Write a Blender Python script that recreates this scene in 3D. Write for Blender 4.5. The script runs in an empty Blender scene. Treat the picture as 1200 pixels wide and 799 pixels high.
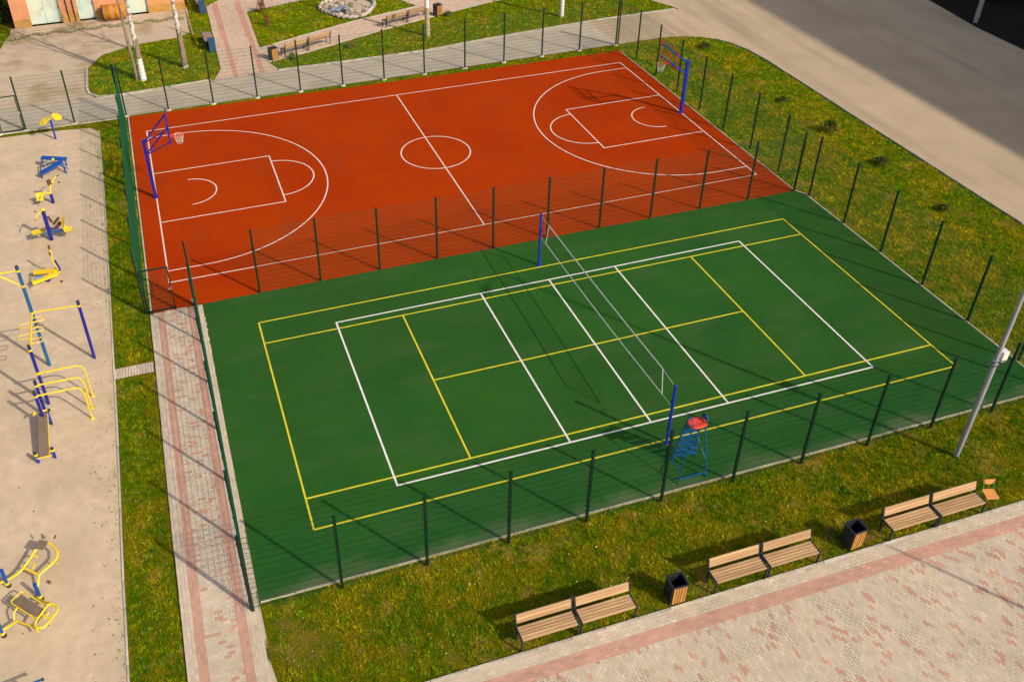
import bpy, math, random
import numpy as np
from mathutils import Vector, Matrix
from mathutils.geometry import tessellate_polygon
R = math.radians
rnd = random.Random(7)
scene = bpy.context.scene
COL = scene.collection

# ------------------------------------------------------------------ camera
cd = bpy.data.cameras.new('camera')
cam = bpy.data.objects.new('camera', cd)
COL.objects.link(cam)
cam.location = (-13.641, -25.183, 22.725)
cam.rotation_euler = (0.94534, 0.01213, -0.31522)
cd.sensor_width = 36.0
cd.lens = 36.0 * 1117.6 / 1200.0
cd.shift_x = (600 - 529.0) / 1200.0
cd.shift_y = (345.1 - 399.5) / 1200.0
cd.clip_end = 2000.0
scene.camera = cam

# ------------------------------------------------------------------ sky, sun, exposure
SUN_AZ, SUN_EL = R(-54.7), R(35.8)
w = bpy.data.worlds.new('World')
scene.world = w
w.use_nodes = True
nt = w.node_tree
sky = nt.nodes.new('ShaderNodeTexSky')
sky.sky_type = 'NISHITA'
sky.sun_disc = False
sky.sun_elevation = SUN_EL
sky.sun_rotation = R(144.7)
sky.air_density = 0.8
sky.dust_density = 3.0
sky.ozone_density = 0.7
bg = nt.nodes['Background']
nt.links.new(sky.outputs[0], bg.inputs[0])
bg.inputs[1].default_value = 0.15
sl = bpy.data.lights.new('sun', 'SUN')
sl.energy = 3.75
sl.angle = R(0.7)
sl.color = (1.0, 0.915, 0.775)
sun = bpy.data.objects.new('sun', sl)
COL.objects.link(sun)
sdir = Vector((math.cos(SUN_EL) * math.cos(SUN_AZ), math.cos(SUN_EL) * math.sin(SUN_AZ), math.sin(SUN_EL)))
sun.rotation_euler = sdir.to_track_quat('Z', 'Y').to_euler()
sun.location = (30, -40, 50)
scene.view_settings.view_transform = 'Standard'
scene.view_settings.look = 'None'
scene.view_settings.exposure = 0.0
scene.view_settings.gamma = 1.0

# ------------------------------------------------------------------ helpers
class MB:
    """collects shapes, builds ONE mesh object"""
    def __init__(s): s.v = []; s.f = []; s.m = []; s.sm = []
    def add(s, vs, fs, mi=0, smooth=False):
        o = len(s.v)
        s.v += [tuple(x) for x in vs]
        s.f += [tuple(i + o for i in f) for f in fs]
        s.m += [mi] * len(fs); s.sm += [smooth] * len(fs)
        return s
    def box(s, c, d, rz=0.0, M=None, mi=0):
        x, y, z = d[0] / 2, d[1] / 2, d[2] / 2
        vs = [Vector(p) for p in ((-x,-y,-z),(x,-y,-z),(x,y,-z),(-x,y,-z),(-x,-y,z),(x,-y,z),(x,y,z),(-x,y,z))]
        m = M if M is not None else Matrix.Rotation(rz, 3, 'Z')
        vs = [m @ p + Vector(c) for p in vs]
        return s.add(vs, [(3,2,1,0),(4,5,6,7),(0,1,5,4),(1,2,6,5),(2,3,7,6),(3,0,4,7)], mi)
    def bar(s, a, b, wd, ht=None, mi=0, up=(0, 0, 1)):
        """rectangular bar from a to b"""
        a, b = Vector(a), Vector(b); ht = ht or wd
        d = (b - a); L = d.length
        if L < 1e-6: return s
        d.normalize(); u = Vector(up)
        if abs(d.dot(u)) > .98: u = Vector((0, 1, 0))
        r = d.cross(u).normalized(); u = r.cross(d).normalized()
        vs = []
        for p in (a, b):
            for sx, sy in ((-1,-1),(1,-1),(1,1),(-1,1)):
                vs.append(p + r * (sx * wd / 2) + u * (sy * ht / 2))
        return s.add(vs, [(0,1,2,3),(7,6,5,4),(0,4,5,1),(1,5,6,2),(2,6,7,3),(3,7,4,0)], mi)
    def tube(s, pts, r, n=8, mi=0, cap=True):
        pts = [Vector(p) for p in pts]
        rr = r if isinstance(r, (list, tuple)) else [r] * len(pts)
        vs = []; prev = None
        for i, p in enumerate(pts):
            if i == 0: t = pts[1] - p
            elif i == len(pts) - 1: t = p - pts[i - 1]
            else: t = (pts[i + 1] - p).normalized() + (p - pts[i - 1]).normalized()
            t.normalize()
            if prev is None:
                u = Vector((0, 0, 1)) if abs(t.z) < .9 else Vector((1, 0, 0))
                u = (u - t * u.dot(t)).normalized()
            else:
                u = (prev - t * prev.dot(t)).normalized()
            prev = u; q = t.cross(u)
            for k in range(n):
                a = 2 * math.pi * k / n
                vs.append(p + (u * math.cos(a) + q * math.sin(a)) * rr[i])
        fs = []
        for i in range(len(pts) - 1):
            for k in range(n):
                a, b = i * n + k, i * n + (k + 1) % n
                fs.append((a, b, b + n, a + n))
        s.add(vs, fs, mi, True)
        if cap:
            e = (len(pts) - 1) * n
            s.add(vs[:n], [tuple(range(n))[::-1]], mi)
            s.add(vs[e:], [tuple(range(n))], mi)
        return s
    def lathe(s, c, prof, n=20, mi=0, M=None, smooth=True):
        vs = []
        for (r_, z_) in prof:
            for k in range(n):
                a = 2 * math.pi * k / n
                p = Vector((r_ * math.cos(a), r_ * math.sin(a), z_))
                if M is not None: p = M @ p
                vs.append(p + Vector(c))
        fs = []
        for i in range(len(prof) - 1):
            for k in range(n):
                a, b = i * n + k, i * n + (k + 1) % n
                fs.append((a, b, b + n, a + n))
        return s.add(vs, fs, mi, smooth)
    def poly(s, pts, z, mi=0):
        vs = [(p[0], p[1], z) for p in pts]
        tri = tessellate_polygon([[Vector(v) for v in vs]])
        fs = []
        for t in tri:
            a, b, c = [Vector(vs[i]) for i in t]
            fs.append(tuple(t) if (b - a).cross(c - a).z > 0 else tuple(reversed(t)))
        return s.add(vs, fs, mi)
    def build(s, name, mats, parent=None, loc=None):
        me = bpy.data.meshes.new(name)
        me.from_pydata(s.v, [], s.f)
        for m in (mats if isinstance(mats, (list, tuple)) else [mats]): me.materials.append(m)
        me.polygons.foreach_set('material_index', s.m)
        me.polygons.foreach_set('use_smooth', s.sm)
        me.update()
        return link(name, me, parent, loc)

def link(name, me, parent=None, loc=None, rz=0.0):
    o = bpy.data.objects.new(name, me)
    COL.objects.link(o)
    if parent is not None: o.parent = parent
    if loc is not None: o.location = loc
    if rz: o.rotation_euler = (0, 0, rz)
    return o

def tag(o, label=None, cat=None, group=None, kind=None):
    if label: o['label'] = label
    if cat: o['category'] = cat
    if group: o['group'] = group
    if kind: o['kind'] = kind
    return o

def thing(name, label, cat, loc=(0, 0, 0), rz=0.0, group=None):
    o = bpy.data.objects.new(name, None)
    o.empty_display_size = .3
    COL.objects.link(o)
    o.location = loc; o.rotation_euler = (0, 0, rz)
    return tag(o, label, cat, group)

def kids(o): return [c for c in COL.objects if c.parent == o]
def copy_tree(root, loc, rz=0.0, label=None):
    r = root.copy(); COL.objects.link(r); r.location = loc; r.rotation_euler = (0, 0, rz)
    if label: r['label'] = label
    for ch in kids(root):
        c = ch.copy(); COL.objects.link(c); c.parent = r
        for g in kids(ch):
            d = g.copy(); COL.objects.link(d); d.parent = c
    return r

# ------------------------------------------------------------------ materials
def mat(name, c1, c2=None, scale=6.0, detail=6.0, rough=.7, metal=0.0, bump=0.0, bscale=None, lo=.35, hi=.65,
        c3=None, scale3=.5, lo3=.5, hi3=.7, spec=.5, speck=None, sscale=60., coat=0.0, stretch=None, attr=None, rand=0.0, streak=None):
    m = bpy.data.materials.new(name); m.use_nodes = True
    n, l = m.node_tree.nodes, m.node_tree.links
    b = n['Principled BSDF']
    b.inputs['Roughness'].default_value = rough
    b.inputs['Metallic'].default_value = metal
    b.inputs['Specular IOR Level'].default_value = spec
    if coat: b.inputs['Coat Weight'].default_value = coat
    tc = n.new('ShaderNodeTexCoord')
    co = tc.outputs['Object']
    if stretch:
        mp = n.new('ShaderNodeMapping'); mp.inputs['Scale'].default_value = stretch
        l.new(co, mp.inputs[0]); co = mp.outputs[0]
    def noise(sc, dt, ro=.55):
        t = n.new('ShaderNodeTexNoise'); t.inputs['Scale'].default_value = sc
        t.inputs['Detail'].default_value = dt; t.inputs['Roughness'].default_value = ro
        l.new(co, t.inputs['Vector']); return t.outputs['Fac']
    def ramp(f, lo_, hi_):
        r = n.new('ShaderNodeMapRange'); r.inputs['From Min'].default_value = lo_; r.inputs['From Max'].default_value = hi_
        l.new(f, r.inputs['Value']); return r.outputs[0]
    def mix(f, A, B):
        x = n.new('ShaderNodeMix'); x.data_type = 'RGBA'
        l.new(f, x.inputs[0])
        for k, v in ((6, A), (7, B)):
            if isinstance(v, tuple): x.inputs[k].default_value = (*v, 1)
            else: l.new(v, x.inputs[k])
        return x.outputs[2]
    cur = c1
    if c2: cur = mix(ramp(noise(scale, detail), lo, hi), c1, c2)
    if c3: cur = mix(ramp(noise(scale3, 4.0), lo3, hi3), cur, c3)
    if speck: cur = mix(ramp(noise(sscale, 2.0), speck[3], speck[4]), cur, tuple(speck[:3]))
    if streak:
        mp2 = n.new('ShaderNodeMapping'); mp2.inputs['Scale'].default_value = streak[0]; l.new(tc.outputs['Object'], mp2.inputs[0])
        t2 = n.new('ShaderNodeTexNoise'); t2.inputs['Scale'].default_value = 1.0; t2.inputs['Detail'].default_value = 7; t2.inputs['Roughness'].default_value = .62
        l.new(mp2.outputs[0], t2.inputs['Vector']); cur = mix(ramp(t2.outputs['Fac'], streak[2], streak[3]), cur, streak[1])
    if rand:
        oi = n.new('ShaderNodeObjectInfo'); mr = n.new('ShaderNodeMapRange'); l.new(oi.outputs['Random'], mr.inputs['Value'])
        mr.inputs['To Min'].default_value = 1 - rand; mr.inputs['To Max'].default_value = 1 + rand * .6
        x = n.new('ShaderNodeMix'); x.data_type = 'RGBA'; x.blend_type = 'MULTIPLY'; x.inputs[0].default_value = 1
        l.new(cur, x.inputs[6]); cb = n.new('ShaderNodeCombineColor')
        for k_ in range(3): l.new(mr.outputs[0], cb.inputs[k_])
        l.new(cb.outputs[0], x.inputs[7]); cur = x.outputs[2]
    if attr:
        a = n.new('ShaderNodeAttribute'); a.attribute_name = attr
        x = n.new('ShaderNodeMix'); x.data_type = 'RGBA'; x.blend_type = 'MULTIPLY'; x.inputs[0].default_value = 1
        if isinstance(cur, tuple): x.inputs[6].default_value = (*cur, 1)
        else: l.new(cur, x.inputs[6])
        l.new(a.outputs['Color'], x.inputs[7]); cur = x.outputs[2]
    if isinstance(cur, tuple): b.inputs['Base Color'].default_value = (*cur, 1)
    else: l.new(cur, b.inputs['Base Color'])
    if bump:
        bp = n.new('ShaderNodeBump'); bp.inputs['Strength'].default_value = 1.0; bp.inputs['Distance'].default_value = bump
        l.new(noise(bscale or scale * 4, 5.0, .65), bp.inputs['Height']); l.new(bp.outputs[0], b.inputs['Normal'])
    return m

M = {}
M['soil'] = mat('lawn soil', (.075,.105,.002), (.18,.135,.004), 2.0, 9, .95, bump=.03, bscale=30, c3=(.30,.18,.04), scale3=.8, lo3=.58, hi3=.72, speck=(.26,.19,.08,.66,.74), sscale=26, spec=.0)
M['gravel'] = mat('compacted stone dust', (.53,.395,.26), (.64,.485,.325), 2.6, 12, .95, bump=.006, bscale=60, c3=(.50,.375,.24), scale3=.6, lo3=.42, hi3=.70, speck=(.30,.22,.13,.70,.80), sscale=22, spec=.1, streak=((2.2,.9,1),(.60,.455,.30),.50,.72))
M['dirt_road'] = mat('worn dirt road', (.46,.35,.24), (.54,.41,.285), .9, 8, .95, bump=.01, bscale=30, c3=(.30,.20,.08), scale3=.30, lo3=.54, hi3=.72, speck=(.2,.14,.06,.68,.78), sscale=9, spec=.1)
M['asphalt'] = mat('old pale asphalt', (.47,.345,.215), (.52,.385,.245), .45, 9, .92, bump=.004, bscale=70, c3=(.42,.31,.195), scale3=.12, lo3=.45, hi3=.7, speck=(.26,.20,.15,.72,.8), sscale=16, spec=.15, streak=((.55,.05,1),(.36,.265,.17),.50,.70))
M['walkway'] = mat('walkway asphalt', (.46,.375,.27), (.52,.425,.31), .8, 9, .92, bump=.004, bscale=60, c3=(.40,.325,.235), scale3=.3, lo3=.5, hi3=.75, speck=(.30,.24,.17,.68,.78), sscale=14, spec=.15)
M['red_court'] = mat('terracotta rubber', (.385,.037,.0010), (.345,.032,.0010), .35, 9, .9, bump=.0025, bscale=120, c3=(.33,.025,.001), scale3=.16, lo3=.5, hi3=.75, speck=(.50,.05,.003,.62,.75), sscale=45, spec=.03, streak=((.9,.35,1),(.30,.036,.006),.50,.78))
M['green_court'] = mat('green rubber', (.027,.104,.013), (.018,.080,.014), .3, 9, .85, bump=.0025, bscale=120, c3=(.026,.080,.014), scale3=.11, lo3=.42, hi3=.75, speck=(.045,.125,.02,.62,.76), sscale=45, spec=.04, streak=((.35,.9,1),(.046,.098,.028),.50,.80))
M['white_line'] = mat('white line paint', (.80,.76,.70), (.70,.66,.60), 3, 8, .75, spec=.2)
M['pink_line'] = mat('court line paint', (.82,.66,.56), (.72,.52,.42), 3, 8, .75, spec=.2)
M['yellow_line'] = mat('yellow line paint', (.72,.60,.03), (.58,.47,.02), 3, 8, .75, spec=.2)
M['concrete'] = mat('pale concrete', (.56,.50,.39), (.44,.385,.29), 4, 8, .9, bump=.004, bscale=50, speck=(.30,.26,.16,.62,.74), sscale=12, spec=.2, rand=.2)
M['grout'] = mat('joint sand', (.44,.35,.24), (.52,.42,.29), 1.4, 8, .95, c3=(.06,.07,.02), scale3=.9, lo3=.50, hi3=.60, spec=.1)
M['cream_paver'] = mat('cream paver', (.60,.48,.35), (.53,.425,.31), 2.2, 8, .88, bump=.002, bscale=80, attr='tone', spec=.2)
M['pink_paver'] = mat('pink paver', (.56,.31,.215), (.50,.28,.195), 2.2, 8, .88, bump=.002, bscale=80, attr='tone', spec=.2)
M['grass_blade'] = mat('grass blade', (1.,1.,1.), None, attr='tone', rough=.85, spec=.03)
M['fence_green'] = mat('dark green powder coat', (.0015,.022,.010), (.002,.016,.008), 5, 4, .42, spec=.5)
M['wire_green'] = mat('green coated wire', (.003,.085,.032), None, rough=.3, spec=.5)
M['blue'] = mat('blue paint', (.008,.035,.42), (.006,.028,.33), 3, 5, .38, spec=.5)
M['royal'] = mat('royal blue paint', (.003,.070,.34), (.003,.055,.27), 3, 5, .4, spec=.5)
M['deep_blue'] = mat('deep blue paint', (.008,.012,.26), (.010,.010,.19), 3, 5, .4, spec=.5)
M['teal'] = mat('teal blue paint', (.006,.10,.27), (.006,.085,.22), 3, 5, .4, spec=.5)
M['yellow'] = mat('yellow paint', (.86,.60,.012), (.78,.50,.012), 4, 5, .4, spec=.5)
M['red'] = mat('red paint', (.62,.02,.015), (.5,.015,.012), 4, 5, .45, spec=.4)
M['red_seat'] = mat('red plastic', (.85,.06,.03), (.75,.05,.025), 4, 5, .4, spec=.5)
M['rubber'] = mat('black rubber', (.018,.018,.02), None, rough=.7)
M['grip'] = mat('brown pad', (.13,.05,.02), (.10,.04,.018), 6, 4, .6)
M['board'] = mat('weathered grey brown board', (.17,.115,.07), (.22,.15,.09), 5, 8, .75, stretch=(1,.15,1), bump=.001)
M['bench_wood'] = mat('varnished pine', (.56,.36,.185), (.44,.26,.125), 5, 8, .5, stretch=(.25,3,3), bump=.0008, bscale=40, rand=.22)
M['bin_wood'] = mat('orange brown slats', (.50,.24,.045), (.38,.17,.03), 5, 8, .55, stretch=(3,3,.3), bump=.0008, bscale=40, rand=.3)
M['dark_metal'] = mat('graphite steel', (.028,.032,.045), (.022,.025,.034), 6, 4, .4, metal=.3)
M['grey_metal'] = mat('grey lamp post steel', (.42,.42,.42), (.34,.34,.35), 5, 6, .45, metal=.35, stretch=(1,1,.3))
M['white_box'] = mat('white cabinet', (.72,.72,.68), (.62,.62,.57), 6, 4, .5)
M['net_white'] = mat('white webbing', (.78,.76,.70), None, rough=.8)
M['ply'] = mat('orange plywood', (.72,.30,.075), (.62,.24,.055), 4, 6, .45, coat=.3, stretch=(1,4,1))
M['chair_green'] = mat('chair green', (.02,.30,.07), None, rough=.4)
M['birch'] = mat('birch bark', (.66,.60,.50), (.30,.25,.19), 3, 8, .85, bump=.01, bscale=20, lo=.5, hi=.6, stretch=(1,1,2.2), speck=(.07,.055,.045,.58,.64), sscale=7)
M['bark'] = mat('brown bark', (.30,.22,.14), (.16,.11,.07), 4, 8, .9, bump=.015, bscale=16, stretch=(1,1,.4))
M['limewash'] = mat('limewash', (.80,.77,.70), (.70,.66,.58), 5, 6, .85)
M['pink_wall'] = mat('pink plaster', (.62,.24,.13), (.66,.30,.14), 1.1, 8, .9, bump=.008, bscale=20, c3=(.50,.26,.045), scale3=.9, lo3=.5, hi3=.75, speck=(.35,.17,.06,.66,.75), sscale=8)
M['ochre_wall'] = mat('damp ochre plaster', (.42,.24,.045), (.50,.25,.07), 2.2, 8, .9, bump=.01, bscale=20, speck=(.20,.12,.03,.6,.7), sscale=7)
M['aqua_door'] = mat('pale aqua door', (.50,.66,.58), (.60,.64,.50), 1.4, 8, .55, c3=(.62,.55,.34), scale3=1.8, lo3=.58, hi3=.75, stretch=(1,1,.35))
M['rust'] = mat('rusty orange steel', (.52,.22,.02), (.40,.15,.015), 3, 8, .7, bump=.004, speck=(.16,.06,.012,.6,.7), sscale=7)
M['stone'] = mat('mossy stone', (.34,.28,.19), (.20,.17,.09), 3, 8, .92, bump=.02, bscale=10, c3=(.10,.11,.02), scale3=2, lo3=.52, hi3=.66)
M['pale_stone'] = mat('pale stone', (.55,.46,.38), (.38,.31,.25), 3, 8, .9, bump=.02, bscale=10)
M['foil'] = mat('grey sheet', (.42,.45,.50), (.28,.31,.36), 2.5, 6, .35, metal=.3, bump=.03, bscale=4)
M['roof'] = mat('roof felt', (.10,.09,.085), (.14,.125,.11), 2, 6, .9)
M['dark_leaf'] = mat('dark evergreen leaf', (.022,.040,.010), (.036,.056,.014), 9, 4, .8, spec=.1)
M['shrub_leaf'] = mat('shrub leaf', (.055,.075,.012), (.10,.10,.02), 9, 4, .8, spec=.1)
M['red_leaf'] = mat('red brown leaf', (.22,.05,.018), (.15,.045,.015), 9, 4, .8, spec=.2)
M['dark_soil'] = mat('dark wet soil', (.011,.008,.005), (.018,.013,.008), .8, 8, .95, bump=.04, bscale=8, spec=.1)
M['facade'] = mat('apartment facade', (.42,.38,.32), (.36,.33,.28), .4, 6, .9)
M['glass'] = mat('window glass', (.02,.025,.03), None, rough=.08, spec=.8)
M['bluebin'] = mat('dull blue panel', (.025,.07,.16), (.02,.055,.12), 4, 6, .5)
M['grey_wood'] = mat('faded brown planks', (.34,.23,.19), (.28,.19,.15), 5, 8, .7, stretch=(.3,3,3))
M['litter'] = mat('dry leaf', (1.,1.,1.), None, attr='tone', rough=.8, spec=.1)
M['yellow_plant'] = mat('weed leaf', (.10,.12,.02), (.16,.15,.03), 9, 4, .8)

# ------------------------------------------------------------------ ground sheets
def sheet(name, pts, z, m, parent=None):
    o = MB().poly(pts, z).build(name, m, parent)
    if parent is None: tag(o, kind='structure')
    return o
sheet('ground', [(-400,-400),(400,-400),(400,400),(-400,400)], -.060, M['soil'])
sheet('gravel_yard', [(-45,-40),(-17.54,-40),(-17.53,-5.5),(-17.45,1.2),(-17.40,7.9),(-17.38,17.9),(-17.47,25.3),(-17.9,25.9),(-20,26.2),(-45,26.6)], -.020, M['gravel'])
road_near = [(21.77,-60),(21.77,1.6),(21.76,7.0),(21.72,13.5),(21.74,17.5),(21.70,21.7),(21.55,23.6),(21.15,25.0),(20.6,25.9),(19.8,26.6),(18.7,27.1),(17.2,27.32),(15.0,27.25),(14.0,27.16)]
sheet('road', road_near + [(14.0,31.45),(14.9,31.54),(21.12,31.72),(20.9,32.4),(20.3,33.6),(19.4,36.5),(18.6,41),(18,60),(60,60),(60,28),(38.3,27.5),(37.5,22),(37.4,18),(37.3,-60)], -.028, M['asphalt'])
sheet('walkway', [(-45,26.72),(-22.5,26.84),(-15.9,26.80),(-3.8,26.92),(4.3,27.05),(14.2,27.19),(14.2,31.5),(8.5,31.0),(2.5,30.26),(-3.0,30.22),(-6.8,30.28),(-10.6,30.18),(-13.3,29.98),(-16.3,29.78),(-17.5,29.92),(-45,29.6)], -.024, M['walkway'])
sheet('dirt_road', [(-45,29.2),(-17.45,29.8),(-17.98,30.8),(-17.9,34.63),(-17.0,36.6),(-14.8,37.74),(-12.3,38.02),(-11.4,38.7),(-11.3,41.3),(-16.3,41.6),(-18.4,41.6),(-21.6,41.0),(-23.2,39.9),(-30,38.6),(-45,37)], -.032, M['dirt_road'])
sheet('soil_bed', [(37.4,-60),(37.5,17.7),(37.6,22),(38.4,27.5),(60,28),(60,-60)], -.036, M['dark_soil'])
sheet('garage_apron', [(-23.2,39.9),(-21.6,41.0),(-18.4,41.6),(-11.3,41.3),(-11.2,43.3),(-22.6,43.3)], -.030, M['dirt_road'])

# courts
def add_dust(m, y0, y1, col):
    n, l = m.node_tree.nodes, m.node_tree.links; b = n['Principled BSDF']; src = b.inputs['Base Color'].links[0].from_socket
    tc = n.new('ShaderNodeTexCoord'); sx = n.new('ShaderNodeSeparateXYZ'); l.new(tc.outputs['Object'], sx.inputs[0])
    nz = n.new('ShaderNodeTexNoise'); nz.inputs['Scale'].default_value = .55; nz.inputs['Detail'].default_value = 6; l.new(tc.outputs['Object'], nz.inputs['Vector'])
    ad = n.new('ShaderNodeMath'); ad.operation = 'MULTIPLY_ADD'; l.new(nz.outputs['Fac'], ad.inputs[0]); ad.inputs[1].default_value = 2.2; l.new(sx.outputs['Y'], ad.inputs[2])
    mr = n.new('ShaderNodeMapRange'); l.new(ad.outputs[0], mr.inputs['Value']); mr.inputs['From Min'].default_value = y0; mr.inputs['From Max'].default_value = y1
    mr.inputs['To Min'].default_value = .55; mr.inputs['To Max'].default_value = 0
    mx = n.new('ShaderNodeMix'); mx.data_type = 'RGBA'; l.new(mr.outputs[0], mx.inputs[0]); l.new(src, mx.inputs[6]); mx.inputs[7].default_value = (*col, 1)
    l.new(mx.outputs[2], b.inputs['Base Color'])
add_dust(M['green_court'], -6.75, -5.9, (.22,.20,.12))
RX0, RX1, GX0 = -15.80, 13.88, -13.86
rc = sheet('basketball_court', [(-15.80,7.50),(13.86,7.50),(13.86,26.17),(5,26.24),(-6,26.42),(-15.80,26.58)], -.004, M['red_court'])
gc = sheet('volleyball_court', [(GX0,-7.46),(14.16,-7.46),(14.16,7.06),(13.86,7.496),(GX0,7.496)], -.002, M['green_court'])
def line(a, b, wd, z, m, parent, name='court_line'):
    a, b = Vector((*a, 0)), Vector((*b, 0)); d = (b - a).normalized(); q = Vector((-d.y, d.x, 0)) * wd / 2
    vs = [a - q, b - q, b + q, a + q]
    return MB().add([(v.x, v.y, z) for v in vs], [(0,1,2,3)]).build(name, m, parent)
def arc(c, r, a0, a1, wd, z, m, parent, n=64, extra0=None, extra1=None):
    pts = [(c[0] + r * math.cos(a0 + (a1 - a0) * i / n), c[1] + r * math.sin(a0 + (a1 - a0) * i / n)) for i in range(n + 1)]
    if extra0: pts = [extra0] + pts
    if extra1: pts = pts + [extra1]
    vs = []
    for i, p in enumerate(pts):
        p0 = Vector(pts[max(0, i - 1)]); p1 = Vector(pts[min(len(pts) - 1, i + 1)])
        t = (p1 - p0).normalized(); q = Vector((-t.y, t.x)) * wd / 2
        vs += [(p[0] - q.x, p[1] - q.y, z), (p[0] + q.x, p[1] + q.y, z)]
    fs = [(2*i, 2*i+2, 2*i+3, 2*i+1) for i in range(len(pts) - 1)]
    if (Vector(vs[2]) - Vector(vs[0])).cross(Vector(vs[1]) - Vector(vs[0])).z < 0: fs = [f[::-1] for f in fs]
    return MB().add(vs, fs).build('court_arc', m, parent)
PL, YL, WL = M['pink_line'], M['yellow_line'], M['white_line']
W_ = .062
X0, X1, Y0, Y1, CY = -15.0, 13.06, 9.46, 24.42, 16.94
for y in (Y0, Y1): line((X0 - W_/2, y), (X1 + W_/2, y), W_, .001, PL, rc)
for x in (X0, X1): line((x, Y0 - W_/2), (x, Y1 + W_/2), W_, .004, PL, rc)
CX = (X0 + X1) / 2
line((CX - .1, Y0), (CX - .1, Y1), W_, .004, PL, rc)
arc((CX - .07, CY), 1.78, 0, 2 * math.pi, W_, .007, PL, rc)
for sx, bx in ((1, X0), (-1, X1)):
    kx = bx + sx * 5.78
    for y in (14.50, 19.38): line((bx, y), (kx, y), W_, .001, PL, rc)
    line((kx, 14.50 - W_/2), (kx, 19.38 + W_/2), W_, .004, PL, rc)
    hx = bx + sx * 1.57
    a0, a1 = (-math.pi/2, math.pi/2) if sx > 0 else (math.pi/2, 3*math.pi/2)
    arc((kx, CY), 1.8, a0, a1, W_, .007, PL, rc, 32)
    arc((hx, CY), 1.26, a0, a1, W_, .007, PL, rc, 32)
    r3 = 6.60
    arc((hx, CY), r3, a0, a1, W_, .009, PL, rc, 80, (bx, CY - r3 * sx), (bx, CY + r3 * sx))
# volleyball + tennis lines
for y in (-4.5, 4.5): line((-9 - W_/2, y), (9 + W_/2, y), .066, .007, WL, gc)
for x in (-9, -3, 0, 3, 9): line((x, -4.5), (x, 4.5), .066, .010, WL, gc)
for y in (-5.42, -4.115, 4.115, 5.485): line((-11.885, y), (11.885, y), W_, .001, YL, gc)
for x in (-11.885, 11.885): line((x, -5.42), (x, 5.485), W_, .004, YL, gc)
for x in (-6.4, 6.4): line((x, -4.115), (x, 4.115), W_, .004, YL, gc)
line((-6.4, 0), (6.4, 0), W_, .001, YL, gc)

# kerbs: rows of single stones
def kerb(name, pts, wd=.08, ht=.03, L=1.0, z0=-.05, m=None):
    root = bpy.data.objects.new(name, None); COL.objects.link(root); root['kind'] = 'structure'
    meshes = {}
    for a, b in zip(pts[:-1], pts[1:]):
        a, b = Vector(a), Vector(b); d = b - a; n = max(1, round(d.length / L)); s = d.length / n; d.normalize()
        for i in range(n):
            c = a + d * (s * (i + .5))
            k = round(s, 3)
            if k not in meshes:
                h = (ht - z0)
                x, y, cch = (k - .012) / 2, wd / 2, .008
                vs = [(-x,-y,0),(x,-y,0),(x,y,0),(-x,y,0),(-x,-y,h-cch),(x,-y,h-cch),(x,y,h-cch),(-x,y,h-cch),(-x+cch,-y+cch,h),(x-cch,-y+cch,h),(x-cch,y-cch,h),(-x+cch,y-cch,h)]
                me = bpy.data.meshes.new('kerb_stone')
                me.from_pydata(vs, [], [(0,1,5,4),(1,2,6,5),(2,3,7,6),(3,0,4,7),(4,5,9,8),(5,6,10,9),(6,7,11,10),(7,4,8,11),(8,9,10,11)])
                me.polygons.foreach_set('use_smooth', [False]*9); me.materials.append(m or M['concrete']); meshes[k] = me
            o = link('kerb_stone', meshes[k], root, (c.x, c.y, z0 + rnd.uniform(-.006, .004)), math.atan2(d.y, d.x) + rnd.uniform(-.004, .004))
    return root
kerb('near_court_kerb', [(-13.84,-7.488),(14.2,-7.488)], .05, .004)
kerb('right_court_kerb', [(14.20,-7.44),(14.20,7.1),(13.91,7.55),(13.91,26.15)], .07, .004)
kerb('left_court_kerb', [(-15.86,7.66),(-15.86,26.55)], .07, .004)
kerb('gravel_yard_kerb', [(-17.52,-15),(-17.50,-5.5),(-17.42,1.2),(-17.40,7.9),(-17.38,17.9),(-17.45,25.4)], .06, .012)
kerb('road_kerb', [(p[0]-.05, p[1]) for p in road_near[1:9]], .06, .03)
kerb('far_walkway_kerb', [(-10.9,30.26),(-13.3,30.04),(-16.3,29.86),(-17.35,29.98)], .14, .035)
kerb('island_kerb', [(-17.42,30.02),(-17.86,30.6),(-17.98,31.4),(-17.96,34.6)], .14, .05)
kerb('far_lawn_kerb', [(-6.85,30.40),(-3.0,30.34),(2.5,30.38),(8.5,31.12),(14.9,31.64),(20.9,31.80)], .16, .02)
kerb('gravel_edge_kerb', [(-45,26.66),(-22.6,26.72),(-16.2,26.66)], .08, .004)
kerb('diagonal_path_near_kerb', [(-7.2,31.90),(-4.32,32.75),(1.0,34.88),(6.95,36.78),(12.5,38.5)], .09, .01)
kerb('diagonal_path_far_kerb', [(-6.50,34.65),(-4.77,35.42),(-.23,37.15),(4.25,38.4)], .09, .01)
kerb('plaza_kerb', [(-13.70,-10.4),(-13.45,-11.0),(-12.9,-11.30),(-12,-11.36),(24,-11.36)], .085, .0)

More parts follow.
